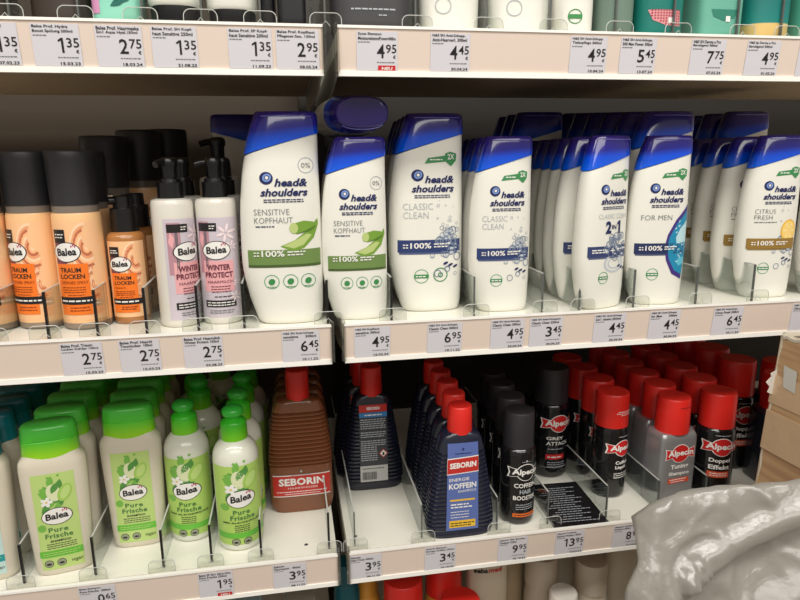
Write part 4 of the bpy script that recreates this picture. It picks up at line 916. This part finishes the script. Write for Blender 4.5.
low('shampoo_bottle', .1480, .150, .056, -.633, yel, red_cap, .045, .026, label='amber bottle with red cap set back under the lower rail', caprr=.0260)
low('shampoo_bottle', .1570, .090, .056, -.650, yel, red_cap, .045, .026, label='amber bottle with red cap, foremost one under the lower rail', caprr=.0270)
low('shampoo_bottle', .0400, .175, .040, -.655, yel, yel, .030, .020, label='amber yellow bottle in the shadow beside the leftmost red cap')
low('shampoo_bottle', .0100, .150, .036, -.615, mat('deep_teal_plastic', (0, 78, 88), .3), mat('deep_teal_plastic', (0, 78, 88), .3), .030, .018, label='deep teal bottle below the gap between the bays')
t, S = low('shampoo_bottle', .2120, .150, .060, -.570, cream, cream, .030, .020, n=2.6, label='cream bottle with black and red lettering near its top, under the lower rail', caprr=.018)
T = MB(); zz = -.6465-SD
text(T, S, 'seba', -.0240, -.0045, zz, zz+.0075, ink_black, .0006, bold=.04); text(T, S, 'med', -.0035, .0160, zz, zz+.0075, c_('vermilion_ink', (200, 60, 50)), .0006, bold=.04); T.obj('lettering', t)
low('shampoo_bottle', .2580, .185, .045, -.585, mat('taupe_bottle', (172, 152, 124), .4), beige, .045, label='taupe bottle between the lettered cream bottle and the beige caps')
low('shampoo_bottle', .2960, .150, .048, -.640, beige, beige, .045, .022, label='beige capped bottle behind the white cap', caprr=.0240)
low('shampoo_bottle', .3080, .100, .046, -.668, cream, mat('white_cap_plastic', (236, 232, 224), .3), .035, .022, label='bottle with a bright white round cap, foremost under the lower rail', caprr=.0200)
low('shampoo_bottle', .3640, .130, .050, -.645, cream, beige, .045, .022, label='beige capped bottle right of the white cap', caprr=.0235)
low('shampoo_bottle', .3450, .200, .050, -.620, cream, beige, .045, .022, label='beige capped bottle in the shadow behind the two others', caprr=.0235)
low('shampoo_bottle', .4300, .170, .056, -.600, cream, beige, .045, .022, label='grey beige bottle beside the plastic sheet under the lower rail', caprr=.0235)
for i, (x, c, lb) in enumerate(((-.125, mat('powder_blue_pack', (150, 178, 182), .4), 'powder blue pack under the left lower rail'), (-.055, mat('ash_pack', (150, 146, 136), .4), 'ash grey pack under the left lower rail beside the bay gap'), (-.19, mat('near_black_pack', (30, 30, 34), .3), 'dark pack under the left lower rail'))):
    low('refill_pack', x, .13, .055, -.640-.006*i, c, c, .02, label=lb, cat_='pack', n=4)

# ------------------------------------------------------------------ cardboard boxes and plastic sheet in front on the right
def wave_mat():
    m = mat('brown_cardboard', (184, 146, 106), .7, bump=.25, bscale=60)
    nt = m.node_tree; b = nt.nodes['Principled BSDF']
    tc = nt.nodes.new('ShaderNodeTexCoord'); mp = nt.nodes.new('ShaderNodeMapping'); mp.inputs['Scale'].default_value = (1.5, 1.5, 26); nt.links.new(tc.outputs['Object'], mp.inputs[0])
    n = nt.nodes.new('ShaderNodeTexNoise'); n.inputs['Scale'].default_value = 3; n.inputs['Detail'].default_value = 3; nt.links.new(mp.outputs[0], n.inputs['Vector'])
    cr = nt.nodes.new('ShaderNodeValToRGB'); cr.color_ramp.elements[0].position = .42; cr.color_ramp.elements[0].color = lin((172, 134, 100)); cr.color_ramp.elements[1].position = .58; cr.color_ramp.elements[1].color = lin((196, 162, 120))
    nt.links.new(n.outputs['Fac'], cr.inputs[0]); nt.links.new(cr.outputs[0], b.inputs['Base Color'])
    return m
card = wave_mat(); card_in = mat('cardboard_edge', (196, 186, 168), .8, bump=.4, bscale=300)
tape = mat('clear_packing_tape', (206, 176, 142), .12, coat=.6, bump=.5, bscale=60)
t = empty('cardboard_box'); t.location = (.4870, -.030, -.555); t.rotation_euler = (0, 0, math.radians(4))
tag(t, 'open brown cardboard box with packing tape at the right picture edge', 'box')
W, D, Hh, th = .30, .098, .282, .004; SHR = .062
def sheared(b):
    b.v = [(x+SHR*(z-Hh), y, z) for x, y, z in b.v]; return b
b = MB()
b.box((0, -th, 0), (W, 0, Hh), card); b.box((0, -D, 0), (W, -D+th, Hh), card); b.box((0, -D+th, 0), (th, -th, Hh), card); b.box((W-th, -D+th, 0), (W, -th, Hh), card); b.box((th, -D+th, 0), (W-th, -th, .004), card)
sheared(b).obj('carton', t, 0)
b = MB(); r = random.Random(3)
def edge_strip(a, bb, z0=None, z1=None, rad=.0034):
    n = 26; P = []
    z0 = Hh if z0 is None else z0; z1 = Hh if z1 is None else z1
    for i in range(n+1):
        q = i/n; P.append((a[0]+(bb[0]-a[0])*q+r.uniform(-.0006, .0006), a[1]+(bb[1]-a[1])*q+r.uniform(-.0006, .0006), z0+(z1-z0)*q+r.uniform(-.0010, .0012)))
    b.tube(P, rad, card_in, 7)
edge_strip((.002, -D), (.002, -.002)); edge_strip((.002, -.002), (W, -.002)); edge_strip((.002, -.002), (.002, -.002), 0, Hh, .0026); sheared(b).obj('worn_rim', t)
b = MB(); b.box((-.0012, -D, .205), (-.0002, .0006, .238), tape); b.box((-.0014, -D, .150), (-.0004, .0006, .196), tape); sheared(b).obj('packing_tape', t, 0)
b = MB(); b.add([(-.0018, -.012, .252), (-.0018, -.030, .250), (-.0018, -.032, .226), (-.0018, -.016, .228)], [(0, 1, 2, 3)], mat('pale_sticker', (206, 204, 196), .3)); sheared(b).obj('sticker_scrap', t, 0)
b = MB(); P = [(-.002, .215), (-.008, .218), (-.006, .224), (-.012, .230), (-.006, .236), (-.008, .240), (0, .243), (.004, .236), (.003, .220)]
b.loft([[(x, y, z) for x, z in P] for y in (-.0030, -.0022)], mat('torn_white_paper', (226, 220, 210), .7)); sheared(b).obj('torn_paper', t, 0)
b = MB(); b.box((0, -.118, 0), (.36, 0, .7447), card); b.box((-.0005, -.09, .35), (.3605, -.04, .7450), tape); o = b.obj('cardboard_box', None, 0); o.location = (.45, -.022, -1.30); o.rotation_euler = (0, 0, math.radians(4))
tag(o, 'closed brown cardboard box on the floor carrying the open one', 'box')

film = bpy.data.materials.new('polythene_film'); film.use_nodes = True; nt = film.node_tree; b_ = nt.nodes['Principled BSDF']
b_.inputs['Base Color'].default_value = lin((184, 181, 173)); b_.inputs['Roughness'].default_value = .3; b_.inputs['Coat Weight'].default_value = .15; b_.inputs['Coat Roughness'].default_value = .15
b_.inputs['Alpha'].default_value = .74
tc = nt.nodes.new('ShaderNodeTexCoord'); nz = nt.nodes.new('ShaderNodeTexNoise'); nz.inputs['Scale'].default_value = 40; nz.inputs['Detail'].default_value = 6; nz.inputs['Distortion'].default_value = .8
nt.links.new(tc.outputs['Object'], nz.inputs['Vector']); bp = nt.nodes.new('ShaderNodeBump'); bp.inputs['Strength'].default_value = .3; bp.inputs['Distance'].default_value = .006
nt.links.new(nz.outputs['Fac'], bp.inputs['Height']); nt.links.new(bp.outputs['Normal'], b_.inputs['Normal'])
tl = nt.nodes.new('ShaderNodeBsdfTranslucent'); tl.inputs[0].default_value = lin((206, 203, 195)); mx = nt.nodes.new('ShaderNodeMixShader'); mx.inputs[0].default_value = .35
nt.links.new(b_.outputs[0], mx.inputs[1]); nt.links.new(tl.outputs[0], mx.inputs[2])
# creased foil: ridged noise breaks the sheen into sharp little facets
rn_ = nt.nodes.new('ShaderNodeTexNoise'); rn_.noise_type = 'RIDGED_MULTIFRACTAL'; rn_.inputs['Scale'].default_value = 13; rn_.inputs['Detail'].default_value = 4; rn_.inputs['Distortion'].default_value = .6
nt.links.new(tc.outputs['Object'], rn_.inputs['Vector']); bp2 = nt.nodes.new('ShaderNodeBump'); bp2.inputs['Strength'].default_value = .5; bp2.inputs['Distance'].default_value = .006
nt.links.new(rn_.outputs[0], bp2.inputs['Height']); nt.links.new(bp.outputs['Normal'], bp2.inputs['Normal']); nt.links.new(bp2.outputs['Normal'], b_.inputs['Normal'])
gl = nt.nodes.new('ShaderNodeBsdfGlossy'); gl.inputs['Roughness'].default_value = .24; nt.links.new(bp2.outputs['Normal'], gl.inputs['Normal'])
mg = nt.nodes.new('ShaderNodeMixShader'); mg.inputs[0].default_value = .07; nt.links.new(mx.outputs[0], mg.inputs[1]); nt.links.new(gl.outputs[0], mg.inputs[2])
nt.links.new(mg.outputs[0], nt.nodes['Material Output'].inputs[0])

def seg_d(px, pz, a, bb):
    ax, az = a; bx, bz = bb; q = max(0, min(1, ((px-ax)*(bx-ax)+(pz-az)*(bz-az))/((bx-ax)**2+(bz-az)**2)))
    return math.hypot(px-ax-q*(bx-ax), pz-az-q*(bz-az)), q
TOPC = [(.248, -.397), (.255, -.381), (.264, -.374), (.310, -.370), (.361, -.368), (.413, -.364), (.5591, -.340), (.7465, -.328)]
LEFT = [(-.7074, .190), (-.5669, .205), (-.492, .222), (-.475, .226), (-.448, .230), (-.426, .244), (-.396, .249), (-.381, .256), (-.374, .264)]
def xleft(z):
    for (z0, x0), (z1, x1) in zip(LEFT, LEFT[1:]):
        if z <= z1: q = (z-z0)/(z1-z0); return x0+(x1-x0)*q
    return LEFT[-1][1]
def ztop(x):
    if x <= TOPC[0][0]: return TOPC[0][1]
    for (x0, z0), (x1, z1) in zip(TOPC, TOPC[1:]):
        if x <= x1: q = (x-x0)/(x1-x0); return z0+(z1-z0)*q
    return TOPC[-1][1]
NS, NT = 150, 130; V = []; F = []
for j in range(NT+1):
    tt = j/NT
    for i in range(NS+1):
        s = i/NS; x = .248+(.75-.248)*s**1.1; zt_ = ztop(x); zz = zt_+(-.72-zt_)*tt**.95
        xl = xleft(zz); x = xl+(x-.248)/(.75-.248)*(.75-xl)
        edge = min(1, (x-xl)/.018); topd = min(1, (zt_-zz)/.014)
        y = -.162-.070*tt**.8+.010*(1-edge)**2+.006*(1-topd)**2
        n1 = noise.noise(Vector((x*9, zz*9, 1.3))); n2 = noise.noise(Vector((x*22+4, zz*20, 7.7)))
        rd = lambda a, b, k, p: (1-abs(noise.noise(Vector((a, b, k)))))**p
        y += .012*n1+.005*n2
        d, q = seg_d(x, zz, (.288, -.436), (.52, -.345)); roll_ = math.exp(-(d/.0125)**4)
        y -= (1-.8*roll_)*(.0045*rd(x*11+zz*8, zz*13-x*6, 4.1, 8)+.0020*rd(x*30-zz*12, zz*26+x*10, 9.1, 8)+.0008*rd(x*70, zz*75, 3.3, 6))
        y -= .013*roll_                                                                        # flattened roll running to the upper right
        d, q = seg_d(x, zz, (.280, -.442), (.215, -.52)); y -= .008*math.exp(-(d/.014)**2)
        d, q = seg_d(x, zz, (.345, -.436), (.54, -.372)); y += .010*math.exp(-(d/.018)**2)     # hollow under it
        d, q = seg_d(x, zz, (.300, -.500), (.46, -.440)); y -= .013*math.exp(-(d/.014)**2)     # lower fold
        if math.hypot(x-.288, zz+.436) < .016: y -= .005*rd(x*160, zz*160, 5, 3)
        V.append((x, y, zz))
for j in range(NT):
    for i in range(NS): a = j*(NS+1)+i; F.append((a, a+NS+1, a+NS+2, a+1))
b = MB(); b.add(V, F, film); o = b.obj('plastic_sheet', None, 80)
tag(o, 'crumpled milky plastic sheeting hanging over the boxes at the lower right', 'plastic sheet')
sol = o.modifiers.new('thickness', 'SOLIDIFY'); sol.thickness = .0006

# ------------------------------------------------------------------ light
w = bpy.data.worlds.new('store'); scene.world = w; w.use_nodes = True
bg = w.node_tree.nodes['Background']; bg.inputs[0].default_value = lin((255, 244, 230)); bg.inputs[1].default_value = .34
def area(name, loc, rot, sx, sy, power, col=(1, .965, .90)):
    l = bpy.data.lights.new(name, 'AREA'); l.shape = 'RECTANGLE'; l.size = sx; l.size_y = sy; l.energy = power; l.color = col
    o = bpy.data.objects.new(name, l); COL.objects.link(o); o.location = loc; o.rotation_euler = rot; return o
area('ceiling_lamp', (-.2, -1.0, 1.35), (math.radians(28), 0, 0), 3.0, .35, 36.5)
area('ceiling_lamp_far', (.3, -2.3, 1.35), (math.radians(52), 0, 0), 3.0, .8, 34.5)

# ------------------------------------------------------------------ camera
f, yaw, pitch, roll = 633.1, .173, .218, -.0105
cyw, syw = math.cos(yaw), math.sin(yaw); cp, sp_ = math.cos(pitch), math.sin(pitch)
fw = Vector((syw*cp, cyw*cp, -sp_)); r0 = Vector((cyw, -syw, 0)); u0 = r0.cross(fw)
rr = r0*math.cos(roll)+u0*math.sin(roll); uu = -r0*math.sin(roll)+u0*math.cos(roll)
cam = bpy.data.cameras.new('camera'); co = bpy.data.objects.new('camera', cam); COL.objects.link(co)
M = Matrix(((rr.x, uu.x, -fw.x, -.0458), (rr.y, uu.y, -fw.y, -.6239), (rr.z, uu.z, -fw.z, -.0778), (0, 0, 0, 1)))
co.matrix_world = M; cam.sensor_width = 36; cam.lens = f/800*36; cam.clip_start = .01
scene.camera = co
scene.view_settings.view_transform = 'Standard'; scene.view_settings.look = 'None'
